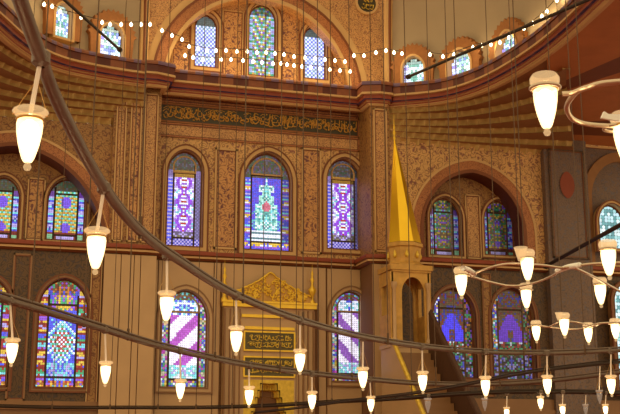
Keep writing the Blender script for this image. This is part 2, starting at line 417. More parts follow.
def window(cx, zb, zt, w, Y, design, label, s=.060, fr=.13, reveal=.22, frame2=True, mat='plaster', xform=None, lines='line'):
    """a glazed opening in the wall at plane Y: root is the lead backing, children glass, surround, border"""
    wn[0] += 1
    org = (cx, Y, zb)
    m = MB(); o = arch(cx, zb, zt, w, n=12); m.plate(o, [], Y+reveal+.02); m.wallstrip(o, Y+reveal+.02, Y+reveal+.06)
    root = S(m.build('window_%d' % wn[0], M['lead'], origin=org), label)
    def child(mb, name, mat_):
        c = mb.build(name, mat_, root, origin=org); return c
    g = MB(); glass_cells(g, cx, zb+.03, zt-.03, w-.06, Y+reveal, design, s, wn[0]*7+3); child(g, 'stained_glass', M['stained'])
    f = MB(); f.ring(arch(cx, zb, zt, w), grow(cx, zb, zt, w, fr), Y-.05, Y+reveal+.03); child(f, 'surround', M[mat])
    if design in (d_violet, d_violet_r, d_teal, d_stripe, d_stripe2):
        t_ = MB(); H_ = zt-zb; ia = arch(cx, zb+H_*.785, zb+H_*.94, w*.58, n=9, pk=.45); ib = arch(cx, zb+H_*.77, zb+H_*.955, w*.66, n=9, pk=.45); t_.ring(ia, ib, Y+reveal-.03, Y+reveal-.005); child(t_, 'inner_tracery', M[mat])
    if frame2:
        b = MB(); b.ring(grow(cx, zb, zt, w, fr), grow(cx, zb, zt, w, fr+.05), Y-.07, Y); b.ring(grow(cx, zb, zt, w, -.0), grow(cx, zb, zt, w, .03), Y-.07, Y)
        child(b, 'border', M[lines])
        c = MB(); c.ring(arch(cx, zb+.0, zt-.0, w-.0), grow(cx, zb, zt, w, -.05), Y+reveal-.04, Y+reveal+.01); child(c, 'inner_border', M[lines])
    if xform is not None:
        root.matrix_world = xform @ root.matrix_world
    return root
def wpx(x0, x1, yt, yb, Y):
    xm = (x0+x1)/2; cx = X(xm, Y, (yt+yb)/2); a = X(x0, Y, yb-10); b = X(x1, Y, yb-10)
    return cx, Z(xm, yb, Y), Z(xm, yt, Y), b-a

# ------------------------------------------------------------ floor
m = MB(); m.box(-14, 34, -12, 40, -.2, 0); S(m.build('floor', M['carpet']), 'red carpeted floor of the prayer hall')

# ------------------------------------------------------------ the gallery cornice path (plan), from near left to near right
Lp = [(-1.9, 24.5), (-1.3, 28), (-.40, 30.2), (.15, 31.3), (.75, 32.2), (1.41, 32.75), (2.03, 33.02), (2.7, 33.22), (3.5, 33.38), (4.15, 33.45)]
Rp = [(12.3, 33.42), (12.8, 33.15), (13.6, 32.65), (14.15, 32.1), (14.62, 31.2), (14.93, 30.0), (15.1, 28.4), (15.12, 26.7), (14.92, 24.5), (14.5, 21.5), (13.7, 18)]
Lc = resample(catmull([(a, b, 0) for a, b in Lp]), .25)
Rc = resample(catmull([(a, b, 0) for a, b in Rp]), .25)
def seg(a, b): return resample([Vector((a[0], a[1], 0)), Vector((b[0], b[1], 0))], .25)
PATH = Lc + seg((4.2, 33.35), (XL, 33.35)) + seg((XL+.02, 33.95), (XR-.02, 33.95)) + seg((XR, 33.2), (12.15, 33.2)) + Rc
def normals(P):
    out = []
    for i in range(len(P)):
        t = (P[min(i+1, len(P)-1)]-P[max(i-1, 0)]).normalized(); out.append(Vector((t.y, -t.x, 0)))
    return out
def path_at_px(px):
    az = PSI + math.atan((px-310)/FPX); best = None
    for a, b in zip(PATH, PATH[1:]):
        fa = a.x*cos(az)-a.y*sin(az); fb = b.x*cos(az)-b.y*sin(az)
        if fa*fb <= 0 and fa != fb:
            p = a.lerp(b, fa/(fa-fb))
            if best is None or p.length < best.length: best = p
    return best
NP = normals(PATH)
cor = MB()
prof = [(-.75, .37), (.34, .37), (.37, .31), (.37, .24), (.33, .23), (.33, .0), (.37, -.02), (.37, -.08), (.28, -.09), (.28, -.22), (.20, -.24), (.19, -.29), (.13, -.31), (.12, -.35), (.05, -.42), (-.1, -.42)]
rows = [[(p+n*o_).to_tuple()[:2]+(Z2+z_,) for p, n in zip(PATH, NP)] for o_, z_ in prof]
def cm(i, k):
    if i == 0: return 4
    if i in (1, 2): return 3 if k % 2 else 1
    if i == 3: return 0
    if i == 4: return 0 if (k % 4) < 2 else 1
    if i in (5, 6, 7): return 4
    if i == 9: return 2 if k % 3 else 3
    if i in (10, 12): return 5
    if i == 8: return 5
    return 4
cor.grid(rows, cm)
S(cor.build('trim_1', [M['maroon'], M['brownband'], M['blue'], M['violet'], M['cream'], M['red']]), 'painted gallery cornice with maroon frieze and blue dentils')

# lower cornice
lc = MB()
LP1 = seg((-4, DL), (3.2, DL)) + seg((3.22, DL-.2), (XL, DL-.2)) + seg((XL+.02, DC), (XR-.02, DC)) + seg((XR, DR-.15), (12.3, DR-.15)) + seg((12.32, DR), (25, DR))
n1 = normals(LP1)
pr = [(-.1, .10), (.22, .10), (.24, .04), (.24, -.02), (.17, -.06), (.17, -.12), (.08, -.18), (-.1, -.18)]
lc.grid([[(p+n*o_).to_tuple()[:2]+(Z1+z_,) for p, n in zip(LP1, n1)] for o_, z_ in pr], lambda i, k: [1, 0, 0, 2, 1, 2, 2][i])
S(lc.build('trim_2', [M['red'], M['cream'], M['line']]), 'red and brown moulding above the marble wall')

# ------------------------------------------------------------ centre bay wall
wins_c = [(167, 203, 150, 246, d_violet, 'tall arched window with white and violet glass, left of the three in the middle bay'),
          (244, 292, 152, 250, d_teal, 'wide arched window with teal centre and blue border, middle of the three in the middle bay'),
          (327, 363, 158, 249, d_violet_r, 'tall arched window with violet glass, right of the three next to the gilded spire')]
holes = []; specs = []
for x0, x1, yt, yb, dz, lb in wins_c:
    q = wpx(x0, x1, yt, yb, DC); specs.append((q, dz, lb)); holes.append(arch(*q))
m = MB(); m.plate([(XL-.3, Z1-.1), (XR+.3, Z1-.1), (XR+.3, Z2+.2), (XL-.3, Z2+.2)], holes, DC)
S(m.build('wall_middle', M['tile']), 'ochre tiled wall of the middle bay')
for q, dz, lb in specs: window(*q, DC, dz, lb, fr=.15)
# big plaster panel frames and rose panels between the windows
def panel(name, x0, x1, z0, z1, Y, mat, label, t=.04, fr=.06, frm='cream', ln='line'):
    m = MB(); m.box(x0, x1, Y-t, Y, z0, z1, 0)
    for a, b, c, d in ((x0, x1, z0, z0+fr), (x0, x1, z1-fr, z1), (x0, x0+fr, z0, z1), (x1-fr, x1, z0, z1)):
        m.box(a, b, Y-t-.03, Y-t, c, d, 1)
    k = fr*1.0
    for a, b, c, d in ((x0+k, x1-k, z0+k, z0+k+.03), (x0+k, x1-k, z1-k-.03, z1-k), (x0+k, x0+k+.03, z0+k, z1-k), (x1-k-.03, x1-k, z0+k, z1-k)):
        m.box(a, b, Y-t-.02, Y-t, c, d, 2)
    return S(m.build(name, [M[mat], M[frm], M[ln]]), label)
tn = [2]
def trim(x0, x1, z0, z1, Y, mat, label, **k):
    tn[0] += 1; return panel('trim_%d' % tn[0], x0, x1, z0, z1, Y, mat, label, **k)
for px0, px1 in ((213, 236), (301, 321)):
    trim(X(px0, DC), X(px1, DC), Z1+.25, Z(px0, 148, DC), DC, 'tile_rose', 'framed floral tile panel between two arched windows')
zz = Z(265, 146, DC)
trim(XL, XR, zz+.05, Z(265, 131, DC), DC, 'tile_fine', 'band of fine scroll tiles above the arched windows', fr=.04, frm='rust')
# calligraphy frieze
fz0, fz1 = Z(265, 131, DC)+.02, Z(265, 112, DC)
trim(XL, XR, fz0, fz1, DC, 'frieze_bg', 'dark green inscription frieze with gold lettering', fr=.035, frm='ochre')
trim(XL, XR, fz1+.02, Z2-.3, DC, 'rust', 'rust red painted band under the gallery cornice', fr=.05, frm='rust', ln='maroon')

def script_strokes(mb, x0, x1, z0, z1, y, seed, r=.016, m=0, dens=.15):
    """flowing gilded calligraphy strokes: uprights, bowls, teeth and dots"""
    R = random.Random(seed); h = z1-z0; x = x1
    while x > x0+dens*1.2:
        k = R.choice('albsdoaln'); wd = dens*R.uniform(.8, 1.5); zb = z0+h*R.uniform(.12, .35)
        if k == 'a': P = [(x, z0+h*.92), (x-.01, z0+h*.5), (x-.02, zb)]; wd *= .6
        elif k == 'l': P = [(x, z0+h*.92), (x-.01, z0+h*.4), (x-wd*.3, zb-.02), (x-wd, zb+h*.08)]
        elif k == 'b': P = [(x, zb+h*.25), (x-wd*.2, zb), (x-wd*.8, zb), (x-wd, zb+h*.22)]
        elif k == 's': P = [(x, zb), (x-wd*.2, zb+h*.18), (x-wd*.35, zb), (x-wd*.55, zb+h*.2), (x-wd*.7, zb), (x-wd, zb)]
        elif k == 'd': P = [(x, zb+h*.35), (x-wd*.5, zb+h*.15), (x, zb)]
        elif k == 'n': P = [(x, zb+h*.5), (x-wd*.1, zb+h*.2), (x-wd*.55, zb), (x-wd, zb+h*.3), (x-wd*.95, zb+h*.45)]
        else: P = [(x+cos(t)*wd*.3-wd*.3, zb+h*.2+sin(t)*h*.14) for t in (0, 1.2, 2.4, 3.6, 4.8, 6.1)]
        P = catmull([(a, y, b) for a, b in P], 4); mb.tube(P, [r*(.6+.6*abs(sin(i*.6))) for i in range(len(P))], m, 5)
        if R.random() < .6:
            a, b = x-wd*.5, z0+h*R.uniform(.55, .85); mb.face([(a-.03, y-.01, b), (a, y-.01, b-.03), (a+.03, y-.01, b), (a, y-.01, b+.03)], m)
        if R.random() < .35:
            P = catmull([(x+.02, y, z0+h*.75), (x-wd*.5, y, z0+h*.85), (x-wd*1.2, y, z0+h*.65)], 4); mb.tube(P, r*.7, m, 5)
        x -= wd*.8
m = MB(); script_strokes(m, XL+.1, XR-.1, fz0+.07, fz1-.14, DC-.055, 5, .022, dens=.17); script_strokes(m, XL+.2, XR-.1, fz0+.22, fz1-.05, DC-.06, 6, .018, dens=.16)
tag(m.build('frieze_lettering', M['gold_letter'], origin=((XL+XR)/2, DC, fz0)), 'gold calligraphic lettering running along the dark green frieze', 'inscription')

# ------------------------------------------------------------ piers beside the centre bay
def pier(name, x0, x1, y0, y1, z0, z1, mat, label):
    m = MB(); m.box(x0, x1, y0, y1, z0, z1); return S(m.build(name, M[mat]), label)
pier('wall_left_pier', 3.22, XL, DL-.2, DC+.3, Z1, Z2-.3, 'tile_mid', 'tiled pier on the left of the middle bay')
pier('wall_right_pier', XR, 12.3, DR-.15, DC+.3, Z1, Z2-.3, 'tile_mid', 'tiled pier on the right of the middle bay')
for a, b in ((3.3, 3.62), (3.75, 4.1), (4.18, 4.62)):
    trim(a, b, Z1+.2, Z2-.5, DL-.2, 'tile_fine' if a != 3.75 else 'tile_rose', 'narrow vertical tile strip on the left pier', fr=.04, t=.03)
trim(11.72, 12.2, Z1+.2, Z2-.5, DR-.15, 'tile_fine', 'narrow vertical tile strip on the right pier', fr=.05, t=.03)

# ------------------------------------------------------------ upper storey of the centre bay: lunette under a big arch
DU = 34.75; UF = 34.3
ulun = [(195, 218, 13, 67, d_lattice, 'lattice window of white and blue glass, left in the lunette above the gallery'),
        (249, 277, 3, 76, d_multi, 'tall many-coloured window in the middle of the lunette above the gallery'),
        (304, 327, 25, 79, d_lattice, 'lattice window of white and blue glass, right in the lunette above the gallery')]
specs = []; holes = []
for x0, x1, yt, yb, dz, lb in ulun:
    q = wpx(x0, x1, yt, yb, DU); specs.append((q, dz, lb)); holes.append(arch(*q))
m = MB(); m.plate([(3.5, Z2), (12.9, Z2), (12.9, Z2+6), (3.5, Z2+6)], holes, DU)
S(m.build('wall_lunette', M['tile_fine']), 'patterned lunette wall above the gallery')
for q, dz, lb in specs: window(*q, DU, dz, lb, s=.072, fr=.14, mat='plaster')
acx = (X(158, UF)+X(353, UF))/2; azs = Z2+.2; aR = 3.15
def arc(r, n=28, z0=Z2, h=1.02): return [(acx-r, z0)] + [(acx-r*cos(pi*k/n), azs+r*h*sin(pi*k/n)) for k in range(n+1)] + [(acx+r, z0)]
m = MB(); hole = arc(aR)
P_ = [(2.2, Z2)] + hole + [(14.2, Z2), (14.2, Z2+6), (2.2, Z2+6)]
m.plate(P_, [], UF); m.wallstrip(hole, UF, DU, closed=False)
S(m.build('wall_pendentive', M['tile_fine']), 'painted pendentives around the lunette arch')
for r0, r1, y, mt, lb in ((aR, aR+.12, UF-.06, 'cream', 'cream inner edge'), (aR+.12, aR+.42, UF-.04, 'rust', 'rust painted voussoir band'), (aR+.42, aR+.5, UF-.06, 'line', 'brown line'), (aR+.5, aR+.72, UF-.03, 'plaster', 'pale outer band')):
    m = MB(); m.ring(arc(r0), arc(r1), y, UF, closed=False); tn[0] += 1
    S(m.build('trim_%d' % tn[0], M[mt]), lb+' of the big lunette arch')
# scroll panels between the lunette windows
for px0, px1, yt in ((222, 243, 10), (281, 300, 10), (172, 191, 40), (331, 349, 45)):
    trim(X(px0, DU, 40), X(px1, DU, 40), Z2+.5, Z(px0, yt, DU), DU, 'tile_rose', 'scroll painted panel beside a lunette window', fr=.03, t=.02, frm='plaster')
# roundel
ro = PY(366, 4, UF)
rr = empty('calligraphy_roundel', (ro.x, UF-.02, ro.z)); tag(rr, 'round dark disc with gold calligraphy at the top, right of the lunette arch', 'roundel')
def disc(mb, r, y, m=0, n=32): mb.face([(r*cos(2*pi*k/n), y, r*sin(2*pi*k/n)) for k in range(n)], m)
m = MB(); disc(m, .34, -.06); m.wallstrip([(.34*cos(2*pi*k/32), .34*sin(2*pi*k/32)) for k in range(32)], -.06, 0); m.build('disc', M['frieze_bg'], rr)
m = MB(); c1 = [(.34*cos(2*pi*k/32), .34*sin(2*pi*k/32)) for k in range(32)]; c2 = [(.42*cos(2*pi*k/32), .42*sin(2*pi*k/32)) for k in range(32)]
m.ring(c1, c2, -.09, 0); m.build('frame', M['plaster'], rr)
m = MB(); script_strokes(m, -.24, .24, -.24, -.02, -.075, 9, .014, dens=.12); script_strokes(m, -.2, .2, .0, .22, -.075, 10, .014, dens=.12); m.build('lettering', M['gold_rough'], rr)

# ------------------------------------------------------------ muqarnas vaults of the two exedrae, and the half domes above
def exedra(side, T, yB, zb, ztop, ntier, mats, label):
    def bcurve(p):
        az = atan2(p.x, p.y); return Vector((yB*tan(az), yB, 0))
    B = [bcurve(p) for p in T]
    mb = MB(); cell = .36; sub = 6
    for k in range(ntier):
        e0 = (k/ntier)**1.35; e1 = ((k+1)/ntier)**1.35
        za = zb+(ztop-zb)*k/ntier; zc = zb+(ztop-zb)*(k+1)/ntier
        C0 = [b.lerp(t, e0) for b, t in zip(B, T)]; C0 = resample(C0, cell/sub)
        Cn = normals(C0); C1 = [b.lerp(t, e1) for b, t in zip(B, T)]; C1 = resample(C1, cell/sub)
        C1 = [C1[min(len(C1)-1, round(i*(len(C1)-1)/(len(C0)-1)))] for i in range(len(C0))]
        rows = [[(p.x, p.y, za) for p in C0]]
        for r_ in range(6):
            v = r_/5; row = []
            for i, (p, n) in enumerate(zip(C0, Cn)):
                u = ((i+(k % 2)*sub/2) % sub)/sub*2-1
                dp = .20*sqrt(max(0, 1-u*u*.95)) * sqrt(max(0, 1-(v*.95)**2)) 
                q = p + n*(.10 - dp + .06*v); row.append((q.x, q.y, za+(zc-za)*v*.88))
            rows.append(row)
        rows.append([(p.x+n.x*.10, p.y+n.y*.10, zc-.01*(zc-za)) for p, n in zip(C1, Cn)])
        rows.append([(p.x, p.y, zc) for p in C1])
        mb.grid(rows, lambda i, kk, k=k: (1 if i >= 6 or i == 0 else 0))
    # straight band closing to the cornice
    return S(mb.build('wall_%s_muqarnas' % side, [M[q] for q in mats]), label), B
zbL = Z(60, 121, DL); zbR = Z(470, 150, DR)
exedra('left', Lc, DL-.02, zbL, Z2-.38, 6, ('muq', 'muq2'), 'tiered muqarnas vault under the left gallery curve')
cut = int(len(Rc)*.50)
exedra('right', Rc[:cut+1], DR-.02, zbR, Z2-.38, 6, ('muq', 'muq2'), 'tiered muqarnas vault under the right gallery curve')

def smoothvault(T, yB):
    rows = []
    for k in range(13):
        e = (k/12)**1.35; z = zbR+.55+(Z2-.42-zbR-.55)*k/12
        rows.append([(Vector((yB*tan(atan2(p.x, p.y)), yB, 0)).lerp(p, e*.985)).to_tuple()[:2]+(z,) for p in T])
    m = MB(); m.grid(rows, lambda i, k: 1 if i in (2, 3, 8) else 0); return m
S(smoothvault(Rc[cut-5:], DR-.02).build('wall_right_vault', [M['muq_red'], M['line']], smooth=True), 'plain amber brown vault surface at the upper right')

def halfdome(side, T, cx, cy, label, top=12.0):
    Nn = normals(T); W0 = [p - n*.55 for p, n in zip(T, Nn)]; c = Vector((cx, cy, 0)); zd = Z2+1.7
    rows = [[(p.x, p.y, Z2) for p in W0], [(p.x, p.y, zd) for p in W0]]
    for k in range(1, 15):
        a = k/14*radians(88); rows.append([((c+(p-c)*cos(a)).x, (c+(p-c)*cos(a)).y, zd+top*.75*sin(a)) for p in W0])
    mb = MB(); mb.grid(rows); o = mb.build('wall_%s_half_dome' % side, M['dome'], smooth=True); S(o, label)
    return W0, c, zd, rows
WL, cL, zdL, rowsL = halfdome('left', Lc, .8, 24, 'plain cream half dome over the left exedra')
WR, cR, zdR, rowsR = halfdome('right', Rc, 10.2, 23.5, 'plain cream half dome over the right exedra')
# ribs where half domes meet the pendentives
for rows, idx, lb in ((rowsL, -1, 'left'), (rowsR, 0, 'right')):
    P = [Vector(r_[idx]) for r_ in rows]; m = MB(); m.tube(P, .16, 0, 8); m.tube([p+Vector((.0, -.12, -.1)) for p in P], .05, 1, 6); tn[0] += 1
    S(m.build('trim_%d' % tn[0], [M['plaster'], M['line']]), 'moulded edge of the %s half dome' % lb)

def dome_window(px, yt, yb, wpxl, label, W0):
    az = PSI+math.atan((px-310)/FPX); hit = None
    for a, b in zip(W0, W0[1:]):
        fa = a.x*cos(az)-a.y*sin(az); fb = b.x*cos(az)-b.y*sin(az)
        if fa*fb <= 0 and fa != fb: hit = (a.lerp(b, fa/(fa-fb)), (b-a).normalized()); 
    p, t = hit; dist = (p-Vector((0, 0, 0))).dot(Vector((sin(PSI), cos(PSI), 0)))
    zb_ = EYE+(HY-yb)/FPX*dist*1.0; zt_ = EYE+(HY-yt)/FPX*dist
    n = Vector((t.y, -t.x, 0)); ang = atan2(t.y, t.x)
    view = Vector((sin(az), cos(az), 0)); w_ = wpxl/FPX*dist/max(.45, abs(n.dot(view)))
    xf = Matrix.Translation((p.x, p.y, 0)) @ Matrix.Rotation(ang, 4, 'Z')
    root = window(0, zb_, zt_, w_, -.26, d_daylight, label, s=.10, fr=.07, frame2=False, mat='plaster')
    # toothed palmette crown painted around the head of the window
    m = MB(); n_ = 30; zs = zt_-w_*.6
    outl = []; inn = []
    for k in range(n_+1):
        a = pi*k/n_; r_o = w_/2+.34+(.10 if k % 2 else 0)
        outl.append((-cos(a)*r_o, zs+sin(a)*(r_o+.12))); inn.append((-cos(a)*(w_/2+.03), zs+sin(a)*(w_/2+.08)))
    outl = [(-(w_/2+.3), zb_)] + outl + [(w_/2+.3, zb_)]; inn = [(-(w_/2+.03), zb_)]+inn+[(w_/2+.03, zb_)]
    m.ring(inn, outl, -.28, -.05, 0, closed=False)
    c = m.build('palmette_crown', M['ochre'], root, origin=(0, -.26, zb_)); root.matrix_world = xf @ Matrix.Translation((0, -.26, zb_))
    return root
dome_window(43, -14, 25, 18, 'bright daylight window at the top left in the left half dome', WL)
dome_window(97, 9, 46, 24, 'bright daylight window with ochre palmette crown, nearer the left pier', WL)
dome_window(420, 46, 77, 22, 'greenish daylight window with ochre crown, first in the right half dome', WR)
dome_window(472, 38, 75, 24, 'bright daylight window with ochre crown, middle of the right half dome', WR)
dome_window(525, 17, 54, 21, 'bright daylight window with ochre crown, nearest the right frame edge', WR)

# ------------------------------------------------------------ left bay walls
def bay(name, x0, x1, z0, z1, Y, archspec, depth, matw, matin, wins, label, lowmat, lowwins):
    ac, azb, azt, aw = archspec; hole = arch(ac, azb, azt, aw, n=16, pk=.56)
    m = MB(); m.plate([(x0, z0), (x1, z0), (x1, z1), (x0, z1)], [hole], Y); m.wallstrip(hole, Y, Y+depth, 1)
    S(m.build('wall_'+name, [M[matw], M['maroon']]), label)
    m = MB(); hs = [arch(*q[0]) for q in wins]
    m.plate([(ac-aw/2-.1, azb-.1), (ac+aw/2+.1, azb-.1), (ac+aw/2+.1, azt+.1), (ac-aw/2-.1, azt+.1)], hs, Y+depth)
    S(m.build('wall_%s_niche' % name, M[matin]), 'tiled back of the arched recess in the %s bay' % name)
    for q, dz, lb in wins: window(*q, Y+depth, dz, lb, fr=.10, s=.062)
    m = MB(); m.plate([(x0, 0), (x1, 0), (x1, z0), (x0, z0)], [arch(*q[0]) for q in lowwins], Y)
    S(m.build('wall_%s_lower' % name, M[lowmat]), 'dark tiled lower wall of the %s bay' % name)
    for q, dz, lb in lowwins: window(*q, Y, dz, lb, fr=.09, mat='marble_dark', s=.066)
    for g0, g1, mt, yy in ((0, .12, 'line', .05), (.12, .42, 'rust', .03), (.42, .5, 'cream', .05)):
        m = MB(); m.ring(grow(ac, azb, azt, aw, g0, 0, n=16, pk=.56), grow(ac, azb, azt, aw, g1, 0, n=16, pk=.56), Y-yy, Y, closed=False); tn[0] += 1
        S(m.build('trim_%d' % tn[0], M[mt]), 'painted arch band of the %s bay' % name)
bx = X(8, DL)
dl = .9
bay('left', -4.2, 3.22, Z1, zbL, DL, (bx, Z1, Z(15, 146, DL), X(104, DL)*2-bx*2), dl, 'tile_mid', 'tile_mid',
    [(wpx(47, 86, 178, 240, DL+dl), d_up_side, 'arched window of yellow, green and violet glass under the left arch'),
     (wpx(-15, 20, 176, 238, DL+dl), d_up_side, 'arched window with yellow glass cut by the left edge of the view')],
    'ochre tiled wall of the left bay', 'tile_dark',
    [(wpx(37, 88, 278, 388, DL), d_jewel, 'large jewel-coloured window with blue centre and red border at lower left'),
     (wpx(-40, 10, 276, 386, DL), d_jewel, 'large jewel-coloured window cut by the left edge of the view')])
ax0, ax1 = X(424, DR), X(524, DR)
dr = .7
bay('right', 12.3, X(640, DR)+3, Z1, zbR+.6, DR, ((ax0+ax1)/2, Z1, Z(474, 173, DR), ax1-ax0), dr, 'tile', 'tile_mid',
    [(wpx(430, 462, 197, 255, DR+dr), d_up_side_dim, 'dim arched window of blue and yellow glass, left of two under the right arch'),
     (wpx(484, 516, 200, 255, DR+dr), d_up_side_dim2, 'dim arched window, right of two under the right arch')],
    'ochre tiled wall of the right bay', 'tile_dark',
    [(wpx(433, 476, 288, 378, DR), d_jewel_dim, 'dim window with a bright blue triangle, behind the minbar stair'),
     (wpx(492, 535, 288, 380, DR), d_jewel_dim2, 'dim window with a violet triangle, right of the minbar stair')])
# pilaster strips on the lower left and right
trim(X(92, DL), X(103, DL), 2.6, Z1-.25, DL, 'tile_mid', 'narrow tile border beside the marble at left', fr=.03)
trim(X(14, DL), X(33, DL), 3.3, Z1-.3, DL, 'tile_dark', 'dark vertical tile panel between the two lower left windows', fr=.05, frm='marble_dark')
trim(X(480, DR), X(489, DR), 3.6, Z1-.3, DR, 'tile_mid', 'narrow tile border between the two lower right windows', fr=.02, frm='marble_dark')
trim(X(24, DL+dl), X(42, DL+dl), Z1+.3, Z(30, 178, DL+dl), DL+dl, 'tile_rose', 'floral tile panel between the windows under the left arch', fr=.04)
trim(X(466, DR+dr), X(481, DR+dr), Z1+.3, Z(470, 195, DR+dr), DR+dr, 'tile_fine', 'floral tile panel between the windows under the right arch', fr=.04)
# marble dado below the tiled bays
for a, b, Y, lb in ((-4.2, 3.22, DL, 'left'), (12.6, 25, DR, 'right')):
    m = MB(); m.box(a, b, Y-.12, Y, 0, 3.3 if lb == 'left' else 3.55)
    m.box(a, b, Y-.2, Y-.12, 3.05, 3.2)
    for k in range(3): m.box(a, b, Y-.16, Y-.12, 2.2-k*.5, 2.26-k*.5)
    tn[0] += 1; S(m.build('trim_%d' % tn[0], M['marble_dark']), 'dark marble dado of the %s bay' % lb)

# far right: pier and the next bay with pale windows
xr0, xr1 = X(545, DR), X(588, DR)
pier('wall_far_pier', xr0, xr1, DR-.25, DR, 0, zbR+.6, 'tile_blue', 'blue-grey tiled pier at the right')
trim(xr0+.15, xr1-.15, Z1+.3, zbR+.2, DR-.25, 'tile_blue', 'blue-grey tile panel on the right pier', fr=.05, frm='tile_dark')
m = MB(); mc = PY(567, 185, DR-.3)
m.plate([(mc.x+.28*cos(2*pi*k/24)*(1-.25*abs(sin(2*pi*k/24))**3), mc.z+.48*sin(2*pi*k/24)) for k in range(24)], [], DR-.325); tn[0] += 1
S(m.build('trim_%d' % tn[0], M['red']), 'brown red medallion on the blue-grey tile pier')
trim(xr1, X(700, DR), Z1+.15, zbR+.5, DR-.02, 'tile_blue', 'dim blue-grey tile wall of the far right bay', t=.02)
window(*wpx(594, 622, 206, 250, DR), DR-.32, d_cyan, 'pale cyan arched window at the right edge, upper', fr=.10, s=.12)
window(*wpx(611, 638, 285, 392, DR), DR-.32, d_cyan, 'pale cyan window at the right edge, lower', fr=.10, s=.12, mat='marble_dark')
m = MB(); cx_ = X(622, DR); m.ring(arch(cx_, Z1, Z(620, 163, DR), 2.3, n=16), grow(cx_, Z1, Z(620, 163, DR), 2.3, .35, 0, n=16), DR-.14, DR-.02, closed=False); tn[0] += 1
S(m.build('trim_%d' % tn[0], M['muq2']), 'painted arch band of the far right bay')

# ------------------------------------------------------------ marble wall of the middle bay
YM = DC
lw = [(wpx(161, 208, 290, 388, YM), d_stripe, 'window with diagonal white and magenta stripes, left of the mihrab'),
      (wpx(331, 371, 291, 382, YM), d_stripe2, 'window with diagonal white and violet stripes, right of the mihrab')]
m = MB(); m.plate([(XL-.3, 0), (XR+.3, 0), (XR+.3, Z1), (XL-.3, Z1)], [arch(*q[0]) for q in lw], YM)
S(m.build('wall_middle_lower', M['joint']), 'marble clad lower wall of the middle bay')
for q, dz, lb in lw: window(*q, YM-.06, dz, lb, fr=.12, mat='marble', s=.068, lines='marble_dark')
def slabs(xs, Y, z0, z1, cuts=(), t=.06, gap=.013):
    m = MB()
    for a, b in zip(xs, xs[1:]):
        zc = [z0]+[c for c in cuts if z0 < c < z1]+[z1]
        for c, d in zip(zc, zc[1:]): m.box(a+gap, b-gap, Y-t, Y, c+gap, d-gap)
    tn[0] += 1; S(m.build('trim_%d' % tn[0], M['marble']), 'upright beige marble slabs')
def xsl(pxs, Y): return [X(p, Y) for p in pxs]
pier('wall_left_pier_base', 3.1, XL, DL-.2, DC+.3, 0, Z1-.1, 'joint', 'marble clad base of the left pier')
slabs([3.1, 3.62, 4.02, 4.22, XL], DL-.2, 0, Z1-.2)
slabs([X(222, DC), X(318, DC)], DC, 6.4, Z1-.2, t=.05)
pier('wall_right_pier_base', XR, 12.6, DR-.15, DC+.3, 0, Z1-.1, 'joint', 'marble clad base of the right pier')
slabs([XR, 11.95, 12.25, 12.6], DR-.15, 0, Z1-.2)
q1, q2 = lw[0][0], lw[1][0]
a0, a1 = q1[0]-q1[3]/2-.16, q1[0]+q1[3]/2+.16; b0, b1 = q2[0]-q2[3]/2-.16, q2[0]+q2[3]/2+.16
slabs([XL, a0], YM, 0, Z1-.2, t=.05); slabs([a1, a1+.22, X(222, YM)], YM, 0, Z1-.2, t=.05)
slabs([X(318, YM), b0-.02], YM, 0, Z1-.2, t=.05); slabs([b1, XR], YM, 0, Z1-.2, t=.05)
for u0, u1, q in ((a0, a1, q1), (b0, b1, q2)):
    slabs([u0, u1], YM, 0, q[1]-.16, t=.05)
    m = MB(); o_ = [(u0, q[2]-.7), (u0, Z1-.22), (u1, Z1-.22), (u1, q[2]-.7)]
    ar = grow(*q, .13); ins = [p for p in ar if p[1] > q[2]-.7]
    m.plate([(u0+.02, q[2]-.7)]+ins+[(u1-.02, q[2]-.7), (u1-.02, Z1-.22), (u0+.02, Z1-.22)], [], YM-.05); tn[0] += 1
    S(m.build('trim_%d' % tn[0], M['marble']), 'marble spandrel over a striped window')

# ------------------------------------------------------------ mihrab
mx = X(268, YM); mw = (X(312, YM)-X(224, YM))/2; YF = YM-.28
mi = empty('mihrab', (mx, YF, 0)); tag(mi, 'marble mihrab with gilded pointed crown, inscription panels and gold niche', 'prayer niche')
def ch(mb, name, mat, smooth=False): return mb.build(name, mat, mi, smooth=smooth)
def rz(y): return Z(268, y, YF)
m = MB()
hw = .82
m.box(-mw, -hw, 0, .27, 0, rz(306)); m.box(hw, mw, 0, .27, 0, rz(306)); m.box(-hw, hw, .02, .27, rz(381), rz(306))
ch(m, 'marble_surround', M['marble'])
m = MB()
for sx in (-1, 1):
    for k, (o_, wd, dp) in enumerate(((mw-.02, .05, .10), (mw-.20, .04, .06), (mw-.36, .04, .08), (mw-.52, .03, .05))):
        m.box(sx*o_-wd/2*1, sx*o_+wd/2, -dp, 0, 0, rz(310))
ch(m, 'pilaster_moulding', M['marble_dark'])
m = MB(); m.box(-mw-.06, mw+.06, -.12, .05, rz(308), rz(304)); m.box(-mw-.10, mw+.10, -.16, .05, rz(304), rz(302)); m.box(-hw, hw, -.06, 0, rz(330), rz(327)); m.box(-hw-.1, hw+.1, -.05, 0, rz(318), rz(315))
ch(m, 'gilded_cornice', M['gold'])
